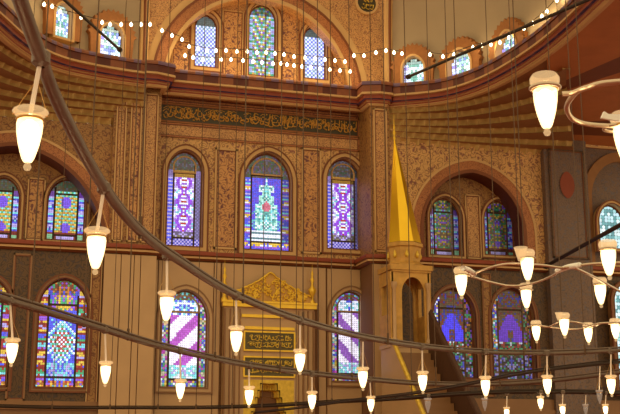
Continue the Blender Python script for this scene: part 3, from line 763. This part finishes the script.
# crown: pointed gable with scalloped edge and relief leaves
m = MB(); zb_, za_ = rz(302), rz(273); n_ = 22; pts = []
for k in range(n_+1):
    t = k/n_; x = -mw*.93+t*mw*.93; f = t**1.15*.85+.15*t**5; zz_ = zb_+.18+(za_-zb_-.18)*f + .035*abs(sin(t*pi*7)); pts.append((x, zz_))
full = [(-mw*.93, zb_)]+pts+[(-x, z) for x, z in pts[-2::-1]]+[(mw*.93, zb_)]
m.plate(full, [], -.08); m.wallstrip(full, -.08, .05)
crown = ch(m, 'crown', M['gold_dull']); m = MB()
R = random.Random(3)
for k in range(120):
    x = R.uniform(-mw*.85, mw*.85); lim = zb_+.15+(za_-zb_-.2)*(1-abs(x)/(mw*.93))**1.1; z = R.uniform(zb_+.06, lim)
    r_ = R.uniform(.05, .10); a = R.uniform(0, pi)
    P = catmull([(x+cos(a+t*.9)*r_*(1-t*.12), -.10, z+sin(a+t*.9)*r_*(1-t*.12)) for t in range(6)], 3); m.tube(P, .026, 0, 6)
m.tube([(x, -.10, z) for x, z in pts]+[(-x, -.10, z) for x, z in pts[-2::-1]], .035, 0, 6)
m.build('leaf_relief', M['gold'], crown, smooth=True)
def finial(x, y0, y1):
    m = MB(); a, b = rz(y0), rz(y1); h = a-b
    m.lathe([(.10, 0), (.11, .05*h), (.05, .12*h), (.05, .2*h), (.12, .3*h), (.13, .36*h), (.05, .45*h), (.035, .52*h), (.07, .6*h), (.03, .68*h), (.045, .76*h), (.015, .84*h), (.002, h)], 0, 14, (x, -.02, b)); return m
ch(finial(X(225, YF)-mx, 262, 303), 'finial', M['gold'], True)
ch(finial(X(312, YF)-mx, 262, 303), 'finial', M['gold'], True)
for y0, y1, sd in ((350, 333, 21), (376, 358, 22)):
    m = MB(); m.box(-.80, .80, -.03, .02, rz(y0), rz(y1)); pn = ch(m, 'inscription_panel', M['panel_bg'])
    m = MB(); script_strokes(m, -.74, .74, rz(y0)+.06, rz(y0)+(rz(y1)-rz(y0))*.5, -.045, sd, .015, dens=.12); script_strokes(m, -.74, .74, rz(y0)+(rz(y1)-rz(y0))*.5, rz(y1)-.05, -.045, sd+5, .015, dens=.12)
    l_ = m.build('lettering', M['gold_rough'], pn)
    m = MB(); z0, z1 = rz(y0), rz(y1)
    for a, b, c, d in ((-.84, .84, z0-.05, z0), (-.84, .84, z1, z1+.05), (-.85, -.80, z0, z1), (.80, .85, z0, z1)): m.box(a, b, -.06, .0, c, d)
    m.build('gold_border', M['gold'], pn)
# niche hood of stepped gilded cells
m = MB(); zt_ = rz(383); tiers = 8
for k in range(tiers):
    z0 = zt_-.22*(k+1); z1 = zt_-.22*k; r_ = .14+(.68-.14)*((k+.5)/tiers)**.7; n_ = 10+2*k; sub = 6
    row0 = []; row1 = []; row2 = []
    for i in range(n_*sub+1):
        a = pi*i/(n_*sub); u = (i % sub)/sub*2-1; d_ = -.05*sqrt(1-u*u)
        rr_ = r_-d_*1; row0.append((-cos(a)*(rr_+.02), .02+sin(a)*(rr_+.02)*.9, z0)); row1.append((-cos(a)*rr_, .02+sin(a)*rr_*.9, z1-.04)); row2.append((-cos(a)*max(.03, r_-.10), .02+sin(a)*max(.03, r_-.10)*.9, z1))
    m.grid([row0, row1, row2])
zlow = zt_-.22*tiers
m.grid([[(-cos(pi*i/24)*.78, .02+sin(pi*i/24)*.70, z) for i in range(25)] for z in (0, zlow)])
# front spandrel with a pointed stepped opening
sp = [(-hw, zlow)]
for k in range(tiers, 0, -1):
    r_ = .16+(.72-.16)*(k/tiers)**.7; sp += [(-r_, zt_-.22*k), (-r_, zt_-.22*(k-1))]
sp = [(-hw, 0), (-.78, 0), (-.78, zlow)] + sp[1:]
left = sp + [(0, zt_-.02), (0, rz(380)), (-hw, rz(380))]
m.plate(left, [], 0.0); m.plate([(-x, z) for x, z in left], [], 0.0)
ch(m, 'niche_hood', M['gold_rough'])

# ------------------------------------------------------------ minbar
YB = 32.0
k0 = PY(405, 300, YB); mbx = k0.x
mb_ = empty('minbar', (mbx, YB, 0)); tag(mb_, 'tall gilded pulpit with octagonal cone spire, arched kiosk and steep stair', 'pulpit')
def mz(y): return Z(405, y, YB)
def chm(mb, name, mat, smooth=False, par=None): return mb.build(name, mat, par or mb_, smooth=smooth)
zb_ = mz(244); za_ = mz(140); h = za_-zb_; lean = -.26
m = MB(); rows = []
for k in range(9):
    t = k/8; r_ = .54*(1-t)+.015; rows.append([(lean*t+r_*cos(2*pi*i/8+.2), r_*sin(2*pi*i/8+.2), zb_+h*t) for i in range(9)])
m.grid(rows); spr = chm(m, 'spire', M['spire'])
m = MB(); m.lathe([(.02, 0), (.05, .08), (.02, .16), (.06, .26), (.02, .36), (.035, .46), (.012, .56), (.002, .95)], 0, 12, (lean, 0, za_-.05)); m.build('finial', M['gold'], spr, smooth=True)
m = MB(); zc = mz(268)
m.lathe([(.54, zb_-zc), (.60, zb_-zc-.04), (.60, zb_-zc-.14), (.55, zb_-zc-.18), (.50, .16), (.54, .10), (.62, .06), (.64, 0), (.45, 0)], 0, 8, (0, 0, zc), .2)
dr_ = chm(m, 'drum', M['gold_dull'])
for k in range(8):
    a = 2*pi*(k+.5)/8+.2; m = MB(); m.lathe([(.0, -.14), (.05, -.1), (.065, -.02), (.03, .08), (.0, .14)], 0, 10, (.5*cos(a), .5*sin(a), (zb_+zc)/2)); m.build('pendant', M['gold_rough'], dr_, smooth=True)
kz1, kz0 = zc, mz(345); kw = .62
m = MB(); m.box(-kw-.06, kw+.12, -.6, .6, kz1-.16, kz1); m.box(-kw, kw+.06, -.55, .55, kz1-.22, kz1-.16); chm(m, 'kiosk_cornice', M['gold_dull'])
m = MB()
for (Yp, sg) in ((-.5, -1), (.5, 1)):
    hole = arch(.08, kz0, kz1-.36, .74, n=10, pk=.7); m.plate([(-kw, kz0), (-.29, kz0)]+hole[1:-1]+[(.45, kz0), (kw, kz0), (kw, kz1-.22), (-kw, kz1-.22)], [], Yp)
    m.plate([(-kw, kz0), (-.29, kz0)]+hole[1:-1]+[(.45, kz0), (kw, kz0), (kw, kz1-.22), (-kw, kz1-.22)], [], Yp-sg*.08); m.wallstrip(hole, Yp, Yp-sg*.08, closed=False)
for xx in (-kw, kw):   # side walls with corner posts
    m.box(xx-.05, xx+.05, -.5, -.3, kz0, kz1-.22); m.box(xx-.05, xx+.05, .3, .5, kz0, kz1-.22); m.box(xx-.05, xx+.05, -.3, .3, kz1-.6, kz1-.22); m.box(xx-.05, xx+.05, -.3, .3, kz0, kz0+.9)
chm(m, 'kiosk_arcade', M['gold_dull'])
for xx, yy in ((-kw+.06, -.5), (kw-.06, -.5), (-kw+.06, .5), (kw-.06, .5)):
    m = MB(); m.lathe([(.09, 0), (.10, .1), (.06, .16), (.055, kz1-kz0-.75), (.09, kz1-kz0-.68), (.10, kz1-kz0-.55)], 0, 12, (xx, yy-.04*(1 if yy < 0 else -1), kz0)); chm(m, 'column', M['marble'], True)
m = MB(); m.box(-kw, kw, -.5, .55, 0, kz0); m.box(-kw-.04, kw+.04, -.54, .58, kz0-.12, kz0); chm(m, 'platform', M['marble'])
# stair
sy0 = -.5; run = 5.2; sz0 = kz0-.1; rise = sz0
m = MB(); ns = 22
for k in range(ns): m.box(-kw+.1, kw-.1, sy0-run*(k+1)/ns, sy0-run*k/ns, 0, sz0*(1-(k+1)/ns)+.02)
chm(m, 'stair', M['marble_dark'])
def side(x, t, up, mat, name):
    m = MB(); P = [(sy0, 0), (sy0, sz0+up+.1), (sy0-run, up), (sy0-run, 0)]
    for xx in (x-t, x+t): m.face([(xx, a, b) for a, b in P])
    for i in range(4): a, b = P[i], P[(i+1) % 4]; m.face([(x-t, a[0], a[1]), (x+t, a[0], a[1]), (x+t, b[0], b[1]), (x-t, b[0], b[1])])
    return chm(m, name, M[mat])
side(-kw, .06, .05, 'marble', 'balustrade'); side(kw, .08, .95, 'wood', 'balustrade')
m = MB(); m.tube([(-kw, sy0, sz0+.2), (-kw, sy0-run, .12)], .07, 0, 8); chm(m, 'handrail', M['gold_rough'])
m = MB(); m.tube([(kw, sy0, sz0+1.1), (kw, sy0-run, 1.0)], .09, 0, 8); chm(m, 'handrail', M['wood'])

# ------------------------------------------------------------ iron tie rods
def rod(p0, d0, p1, d1, r, label, mat='iron_dark'):
    def at(p, d): r_ = ray(*p); return CAMP + r_*(d/ r_.y)
    a, b = at(p0, d0), at(p1, d1); m = MB(); m.tube([a, b], r, 0, 8)
    e = (b-a).normalized()
    m.tube([a-e*.02, a+e*.10], r*1.8, 0, 8)
    return tag(m.build('tie_rod', M[mat], origin=tuple(a)), label, 'tie rod')
rod((120, 50), 33.1, (40, -22), 27.6, .045, 'dark iron tie rod slanting across the left half dome')
rod((408, 77), 33.0, (606, -8), 22.5, .05, 'long dark iron tie rod slanting across the right half dome')
rod((546, 266), 32.6, (660, 203), 20.0, .06, 'dark iron tie rod slanting in from the right edge behind the lamp cluster')

# ------------------------------------------------------------ lamp rings
ZR = 3.0
def pts3(L, z=ZR): return [PZ(a, b, z) for a, b in L]
def ringbar(L, r, label, z=ZR, name='lamp_ring', mat='iron', n=8, double=True, tens=10):
    P = catmull(pts3(L, z), tens); m = MB(); m.tube(P, r, 0, n)
    if double: m.tube([p+Vector((0, 0, r*1.5)) for p in P], r*.45, 0, 6)
    o = m.build(name, M[mat], origin=tuple(P[0]), smooth=True); tag(o, label, 'lamp ring', 'iron rings carrying the hanging lamps'); return P
R1 = [(0, -60), (20, 0), (40, 56), (62, 112), (104, 188), (140, 232), (180, 262), (236, 296), (300, 321), (360, 337), (430, 348), (500, 353), (570, 353), (640, 349)]
R2 = [(-40, 284), (0, 298), (40, 310), (105, 330), (150, 344), (200, 356), (250, 366), (310, 374), (370, 380), (420, 384), (480, 385), (550, 381), (640, 370)]
R3 = [(-20, 406), (60, 408), (130, 408), (200, 408), (270, 406), (340, 402), (400, 399), (470, 394), (540, 392), (640, 394)]
R4 = [(255, 413), (300, 408), (350, 401), (410, 394), (460, 386), (520, 374), (580, 366), (640, 360)]
ringbar(R1, .027, 'thick iron ring sweeping down from the top left corner across the view')
ringbar(R2, .034, 'iron ring crossing the striped window left of the mihrab')
ringbar(R3, .036, 'thin dark iron ring running along the foot of the whole view', mat='iron_dark')
ringbar(R4, .022, 'thin iron ring rising to the right below the right bay windows', z=2.85, mat='iron_dark')
R5 = [(395, 399), (430, 396), (485, 393), (541, 392), (606, 393), (650, 395)]
ZR5 = EYE + (HY-393)/FPX*16*1.03
ringbar(R5, .018, 'thin nearer iron ring at the lower right carrying small lamps', z=ZR5, mat='iron_dark')

# ------------------------------------------------------------ lamps
cup_prof = [(.006, .030), (.015, .033), (.022, .045), (.030, .070), (.038, .100), (.045, .140), (.047, .172), (.042, .196)]
rim_prof = [(.042, .194), (.052, .204), (.062, .212), (.065, .219), (.060, .226), (.050, .232), (.048, .231), (.058, .225), (.062, .219), (.059, .213), (.042, .198)]
rimB_prof = [(.043, .194), (.052, .204), (.058, .218), (.058, .232), (.052, .243), (.046, .250), (.044, .248), (.050, .241), (.055, .231), (.055, .219), (.050, .206), (.041, .198)]
def part_meshes(kind):
    d = {}
    m = MB(); m.lathe(cup_prof, 0, 20); d['glass_cup'] = (m, 'cup' if kind != 'dead' else 'deadglass')
    m = MB(); m.lathe(rim_prof if kind != 'B' else rimB_prof, 0, 20); d['glass_rim'] = (m, 'rimglass' if kind != 'dead' else 'deadglass')
    m = MB(); m.lathe([(.044, .186), (.049, .186), (.051, .190), (.049, .194), (.044, .194)], 0, 20); d['collar'] = (m, 'brass')
    m = MB(); m.lathe([(.0005, 0), (.010, .003), (.015, .014), (.011, .025), (.006, .030), (.007, .034)], 0, 14); d['finial'] = (m, 'rimglass' if kind != 'dead' else 'deadglass')
    if kind != 'dead':
        m = MB(); m.lathe([(.001, .052), (.014, .06), (.026, .085), (.036, .115), (.038, .145), (.030, .17), (.014, .185), (.001, .187)], 0, 16); d['bulb'] = (m, 'bulb')
    return d
protos = {}
for kd in ('A', 'B', 'dead'):
    r0 = None; objs = []
    for nm, (mb, mt) in part_meshes(kd).items():
        me = mb.build(nm, M[mt], smooth=True); objs.append((nm, me.data)); bpy.data.objects.remove(me)
    protos[kd] = objs
ldat = bpy.data.lights.new('lamp_light', 'POINT'); ldat.energy = LAMP_W; ldat.color = LAMP_COL; ldat.shadow_soft_size = .03
def lamp(kd, base, label, s=1.0, hang=None, power=True, group=None, cat='lamp', name='glass_lamp'):
    """base = lowest point of the finial; hang = point on the ring it hangs from"""
    r = empty(name, base); r.scale = (s, s, s); tag(r, label, cat, group)
    for nm, me in protos[kd]:
        o = bpy.data.objects.new(nm, me); COL.objects.link(o); o.parent = r
    if kd != 'dead' and power:
        l = bpy.data.objects.new('lamp_light', ldat); COL.objects.link(l); l.parent = r; l.location = (0, 0, .12)
    if hang is not None:
        h_ = (Vector(hang)-Vector(base))/s
        m = MB(); top = Vector((0, 0, .21)); m.tube([top, h_], .0085, 0, 8); m.build('hanging_rod', M['rod'], r)
        m = MB()
        for sx in (-1, 1): m.tube([(sx*.062, 0, .205), top.lerp(h_, .55)+Vector((sx*.006, 0, 0))], .0014, 0, 5)
        m.tube([(-.06, 0, .205), (0, 0, .215), (.06, 0, .205)], .002, 0, 5)
        m.build('hanging_wire', M['brass'], r)
        m = MB(); m.lathe([(.015, -.035), (.034, -.02), (.034, .02), (.015, .035)], 0, 10, tuple(h_)); m.build('clamp', M['iron'], r)
    return r
# (ring x, ring y, lamp x, rim y, foot y, label)
GA = 'glass lamps hanging from the iron rings'
A1 = [(41, 58, 27, 108, 171, 'largest hanging glass lamp, on a pale rod at upper left'),
      (104, 188, 95, 228, 275, 'lit glass lamp hanging beside the left marble pier, second along the thick ring'),
      (167, 256, 166, 291, 325, 'lit glass lamp hanging in front of the left striped window head'),
      (236, 296, 236, 326, 356, 'lit glass lamp hanging just left of the mihrab inscription panels'),
      (300, 321, 300, 349, 375, 'lit glass lamp hanging at the right edge of the mihrab inscription panels'),
      (363, 338, 363, 367, 391, 'lit glass lamp hanging at the foot of the right striped window'),
      (422, 347, 423, 371, 394, 'lit glass lamp hanging in front of the minbar stair'),
      (486, 352, 486, 376, 399, 'lit glass lamp hanging below the gap between the two lower right windows'),
      (547, 353, 548, 375, 397, 'lit glass lamp hanging low below the blue-grey pier'),
      (611, 351, 612, 375, 397, 'lit glass lamp hanging low at the right edge of the view')]
A2 = [(10, 301, 11, 338, 367, 'lit glass lamp hanging at the left edge between the two jewel-coloured windows'),
      (105, 330, 105, 361, 387, 'lit glass lamp hanging where dark tiles meet the marble at lower left'),
      (180, 351, 180, 379, 402, 'lit glass lamp hanging below the left striped window'),
      (249, 366, 249, 386, 408, 'lit glass lamp hanging in front of the golden niche, left side'),
      (312, 374, 312, 391, 412, 'lit glass lamp hanging low just right of the golden niche'),
      (370, 380, 371, 396, 414, 'lit glass lamp hanging low under the right striped window lamp')]
def hangA(L, k=1.0):
    for rx, ry, lx, ty, by, lb in L:
        P = PZ(rx, ry, ZR); q = ray(lx, by); base = CAMP + q*(P.y/q.y); q2 = ray(lx, ty); top = CAMP+q2*(P.y/q2.y)
        s = (top.z-base.z)/.232
        lamp('A', base, lb, s, P, group=GA)
hangA(A1); hangA(A2)
# small far lamps at the foot of the view
far = [(541, 392, 541, 396, 411, 'A', 'small lit lamp just left below the low pier lamp'), (507, 394, 507, 407, 420, 'A', 'small lit lamp cut by the bottom edge, right of the minbar stair'),
       (563, 392, 563, 404, 418, 'A', 'small lit lamp cut by the bottom edge, below the blue-grey pier'), (606, 393, 606, 404, 417, 'A', 'small lit lamp cut by the bottom edge near the right corner'),
       (429, 396, 428, 398, 413, 'dead', 'small unlit glass lamp beside the foot of the minbar stair'), (485, 393, 485, 398, 411, 'dead', 'small unlit glass lamp right under a lit one beside the stair'),
       (600, 364, 600, 390, 404, 'dead', 'small unlit glass lamp hanging near the right bottom corner'), (586, 393, 586, 404, 416, 'dead', 'small unlit glass lamp at the bottom edge, left of the corner lamps')]
for rx, ry, lx, ty, by, kd, lb in far:
    P = PZ(rx, ry, 2.85 if ry < 380 else ZR5); q = ray(lx, by); base = CAMP+q*(P.y/q.y); q2 = ray(lx, ty); top = CAMP+q2*(P.y/q2.y)
    lamp(kd, base, lb, (top.z-base.z)/.232, P, group=GA)

# bracket-mounted lamps on the silvery double ring at the right
GB = 'glass lamps set in the silvery looped rings'
def lampB(cx, cy, label, z=ZR, s=1.0, power=True):
    c = PZ(cx, cy, z); return lamp('B', (c.x, c.y, z-.190*s), label, s, power=power, group=GB)
def collar_arm(L, r, label, cols=(), z=ZR, mat='steel'):
    m = MB()
    for seg_ in L:
        P = catmull(pts3(seg_, z), 8); m.tube(P, r, 0, 8)
    for cx, cy in cols:
        c = PZ(cx, cy, z); m.tube([(c.x+.055*cos(2*pi*k/20), c.y+.055*sin(2*pi*k/20), z) for k in range(21)], r*.7, 0, 6, cap=False)
    o = m.build('looped_lamp_arm', M[mat], smooth=True, origin=tuple(pts3([L[0][0]], z)[0])); tag(o, label, 'lamp arm'); return o
def outer(c, to, z=ZR, r=.056):
    a = PZ(*c, z); b = PZ(*to, z); d = (b-a).normalized(); return a + d*r
collar_arm([[(562, 94), (572, 93), (586, 88), (603, 83), (640, 80)], [(640, 80), (604, 84), (580, 90), (569, 101), (567, 110), (574, 120), (594, 125), (640, 127)]], .011,
           'thick silvery looped arm beside the largest lamp at upper right', [(545, 88), (617, 128)])
lampB(545, 89, 'large glass lamp with flared rim at upper right, in front of the right exedra')
lampB(624, 126, 'large glass lamp cut by the right edge, under the silvery loop')
m = MB(); c = PZ(611, 116, ZR); tp = [(-.045, 0, -.012), (-.03, .0, .018), (-.01, 0, .008), (.05, 0, .012), (.06, 0, -.02)]
m.face([(c.x+a, c.y+b, c.z+d) for a, b, d in tp]); m.face([(c.x+a, c.y+.012, c.z+d) for a, b, d in tp])
for i in range(5):
    a, b = tp[i], tp[(i+1) % 5]; m.face([(c.x+a[0], c.y, c.z+a[2]), (c.x+b[0], c.y, c.z+b[2]), (c.x+b[0], c.y+.012, c.z+b[2]), (c.x+a[0], c.y+.012, c.z+a[2])])
tag(m.build('paper_tag', M['tape'], origin=tuple(c)), 'white paper tag lying in the loop of the silvery arm at upper right', 'tag')
collar_arm([[(470, 276), (486, 269), (508, 264), (540, 265), (566, 268), (590, 264), (640, 262)], [(470, 276), (490, 282), (512, 286), (534, 283), (552, 276), (568, 267), (590, 275), (612, 287), (640, 302)]], .010,
           'silvery lens-shaped double arm linking the middle cluster of lamps', [(462, 275), (527, 258), (526, 290), (608, 249), (600, 284)])
lampB(461, 275, 'glass lamp at the left tip of the lens-shaped double arm')
lampB(527, 258, 'glass lamp on the far side of the lens-shaped arm, upper of the crossing pair')
lampB(526, 290, 'glass lamp on the near side of the lens-shaped arm, lower of the crossing pair', s=.95)
lampB(608, 250, 'glass lamp at the right edge, upper of the pair on the double arm', s=1.1)
lampB(600, 285, 'glass lamp at the right edge, lower of the pair on the double arm')
collar_arm([[(528, 327), (536, 325), (548, 327), (560, 322), (575, 322), (594, 326), (604, 323), (640, 323)], [(536, 325), (556, 328), (580, 329), (604, 323), (640, 330)]], .010,
           'silvery twisted arm carrying the lower row of four lamps at right', [(536, 325), (564, 320), (588, 327), (614, 323)])
lampB(536, 326, 'glass lamp at the left end of the lower row at right', s=.98)
lampB(564, 319, 'glass lamp standing higher, second from left in the lower row at right', s=1.05)
lampB(588, 328, 'glass lamp third from left in the lower row at right', s=.98)
lampB(615, 324, 'glass lamp at the right end of the lower row, on the frame edge', s=.98)
# clear spare glasses and white tape on the arms
def clear_glass(px, py, label, s=.6):
    c = PZ(px, py, ZR); o_ = MB(); o_.lathe([(.02, -.03), (.03, 0), (.04, .04), (.05, .07), (.047, .07), (.036, .04), (.026, 0), (.001, -.025)], 0, 16)
    o = o_.build('clear_glass', M['rimglass'], smooth=True); o.location = c; o.scale = (s, s, s); tag(o, label, 'glass')  # no bulb inside; the glow is the emission of the shared rim glass
clear_glass(521, 257, 'small clear glass standing on the arm beside the upper crossing lamp', 1.0)
clear_glass(559, 318, 'small clear glass beside the higher lamp of the lower row', .8)
for a, b, lb in (((557, 271), (580, 265), 'white tape wrapped around the crossing of the double arm'), ((463, 268), (474, 274), 'white tape end beside the left tip lamp')):
    P = [PZ(*a, ZR), PZ((a[0]+b[0])/2, (a[1]+b[1])/2-1, ZR+.005), PZ(*b, ZR)]; m = MB(); m.tube(catmull(P, 4), .021, 0, 8); tag(m.build('tape_wrap', M['tape'], origin=tuple(P[0]), smooth=True), lb, 'tape')

# ------------------------------------------------------------ gallery rail lamps
rd = bpy.data.lights.new('rail_light', 'POINT'); rd.energy = RAIL_W; rd.color = LAMP_COL; rd.shadow_soft_size = .04
rows_ = {
 'the rail of the left half dome': [(35, -1), (44, 7), (52, 9), (60, 14), (81, 20), (102, 25), (110, 27), (121, 27), (131, 27), (141, 27), (150, 27)],
 'the sloping rail beside the left lunette window': [(162, 33), (172, 38), (182, 42)],
 'the upper rail row across the lunette': [(189, 49), (198, 51), (207, 53), (216, 53), (226, 53), (237, 54), (247, 54), (257, 55), (266, 55), (275, 56), (284, 57), (294, 59), (305, 60), (315, 61), (325, 62), (335, 63), (345, 64)],
 'the lower rail row across the lunette': [(185, 58), (193, 60), (203, 62), (212, 62), (221, 62), (231, 62), (243, 63), (253, 64), (262, 65), (273, 66), (281, 66), (287, 67), (294, 68), (302, 69), (311, 70), (320, 71), (330, 72), (340, 73), (350, 74)],
 'the rail before the pendentive and right pier': [(354, 58), (364, 58), (376, 55), (386, 53), (394, 55), (402, 56)],
 'the rail of the right half dome': [(430, 57), (443, 59), (454, 57), (473, 50), (482, 48), (491, 47), (500, 45), (509, 40), (524, 31), (533, 26), (542, 19), (547, 14), (557, 3)],
}
lm_ = None
m0 = MB(); m0.lathe([(.002, .02), (.03, .03), (.05, .065), (.05, .10), (.032, .13), (.012, .145), (.02, .16)], 0, 10)
lm0 = m0.build('rail_lamp', M['raillamp'], smooth=True); rmesh = lm0.data; bpy.data.objects.remove(lm0)
marks = [(43, 'far left dome window'), (97, 'second left dome window'), (148, 'left pier'), (206, 'left lunette window'), (263, 'middle lunette window'), (315, 'right lunette window'), (368, 'right pier'), (420, 'first right dome window'), (472, 'middle right dome window'), (525, 'last right dome window')]
CNT = {}
ordn = ['nearest', 'second', 'third', 'fourth', 'fifth', 'sixth', 'seventh']
for rowname, L in rows_.items():
    pts = []
    for px, py in L:
        p = path_at_px(px); q = ray(px, py); q = CAMP + q*((p.y-(.05 if 'upper' in rowname else .30))/q.y); pts.append((px, q))
    m = MB(); m.tube([q+Vector((0, 0, .17)) for _, q in pts], .012, 0, 6)
    for px, q in pts[::4]: m.tube([q+Vector((0, .02, .17)), Vector((q.x, q.y+.02, Z2+.36))], .010, 0, 5)
    o = m.build('lamp_rail', M['iron_dark'], origin=tuple(pts[0][1])); tag(o, 'thin iron bar with small lamps along '+rowname.replace('the ', '', 1), 'rail')
    cnt = {}
    for px, q in sorted(pts, key=lambda t: abs(min(marks, key=lambda k: abs(k[0]-t[0]))[0]-t[0])):
        mk = min(marks, key=lambda k: abs(k[0]-px)); sd = 'left' if px < mk[0] else 'right'; pass
        o = bpy.data.objects.new('rail_lamp', rmesh); COL.objects.link(o); o.location = q
        rn = {'the upper rail row across the lunette': 'upper row', 'the lower rail row across the lunette': 'lower row'}.get(rowname, 'rail')
        key = (rn, mk, sd); n_ = CNT.get(key, 0); CNT[key] = n_+1
        tag(o, 'small gallery lamp, %s, %s %s of %s' % (rn, ordn[n_], sd, mk[1]), 'lamp', 'small lamps on '+rowname)
        l = bpy.data.objects.new('rail_light', rd); COL.objects.link(l); l.parent = o; l.location = (0, -.10, .06)

# ------------------------------------------------------------ suspension cables
def cable(px, py, label, z=ZR, depth=None, r=.0065, top=24):
    P = PZ(px, py, z) if depth is None else CAMP + ray(px, py)*(depth/ray(px, py).y)
    m = MB(); m.tube([P, (P.x, P.y, top)], r, 0, 6)
    m.tube([P-Vector((0, 0, .04)), P+Vector((0, 0, .10))], r*2.2, 0, 6)
    tag(m.build('suspension_cable', M['cable'], origin=tuple(P)), label, 'cable', 'suspension cables of the lamp rings')
def y_on(R_, px):
    for a, b in zip(R_, R_[1:]):
        if a[0] <= px <= b[0]: return a[1]+(b[1]-a[1])*(px-a[0])/(b[0]-a[0])
for R_, nm, L, rr_ in ((R1, 'thick ring', [(140, 'left marble pier'), (243, 'left side of the middle arched window'), (303, 'gap before the right arched window'), (388, 'gilded spire'), (455, 'first right half dome window side'), (524, 'right muqarnas side'), (585, 'far right pier side')], .006),
                  (R2, 'striped window ring', [(31, 'dark panel between the left windows'), (84, 'right edge of the jewel window'), (128, 'marble left pier middle'), (215, 'rose panel left of middle'), (280, 'mihrab crown right slope'), (318, 'panel right of the mihrab'), (352, 'right striped window'), (436, 'minbar kiosk right side'), (500, 'lower right windows gap')], .008),
                  (R3, 'far foot ring', [(52, 'jewel window left half'), (110, 'left pier edge'), (158, 'left striped window side'), (196, 'left striped window right side'), (232, 'left mihrab pilaster'), (262, 'mihrab centre'), (296, 'right mihrab pilaster'), (332, 'right striped window left edge'), (375, 'right pier'), (412, 'minbar kiosk'), (466, 'blue triangle window right edge'), (530, 'violet triangle window right edge'), (566, 'blue-grey pier middle'), (598, 'far right bay')], .011)):
    for px, lb in L:
        cable(px, y_on(R_, px), 'thin vertical cable from the %s passing the %s' % (nm, lb), r=rr_, top=24 if R_ is R1 else 16.5)
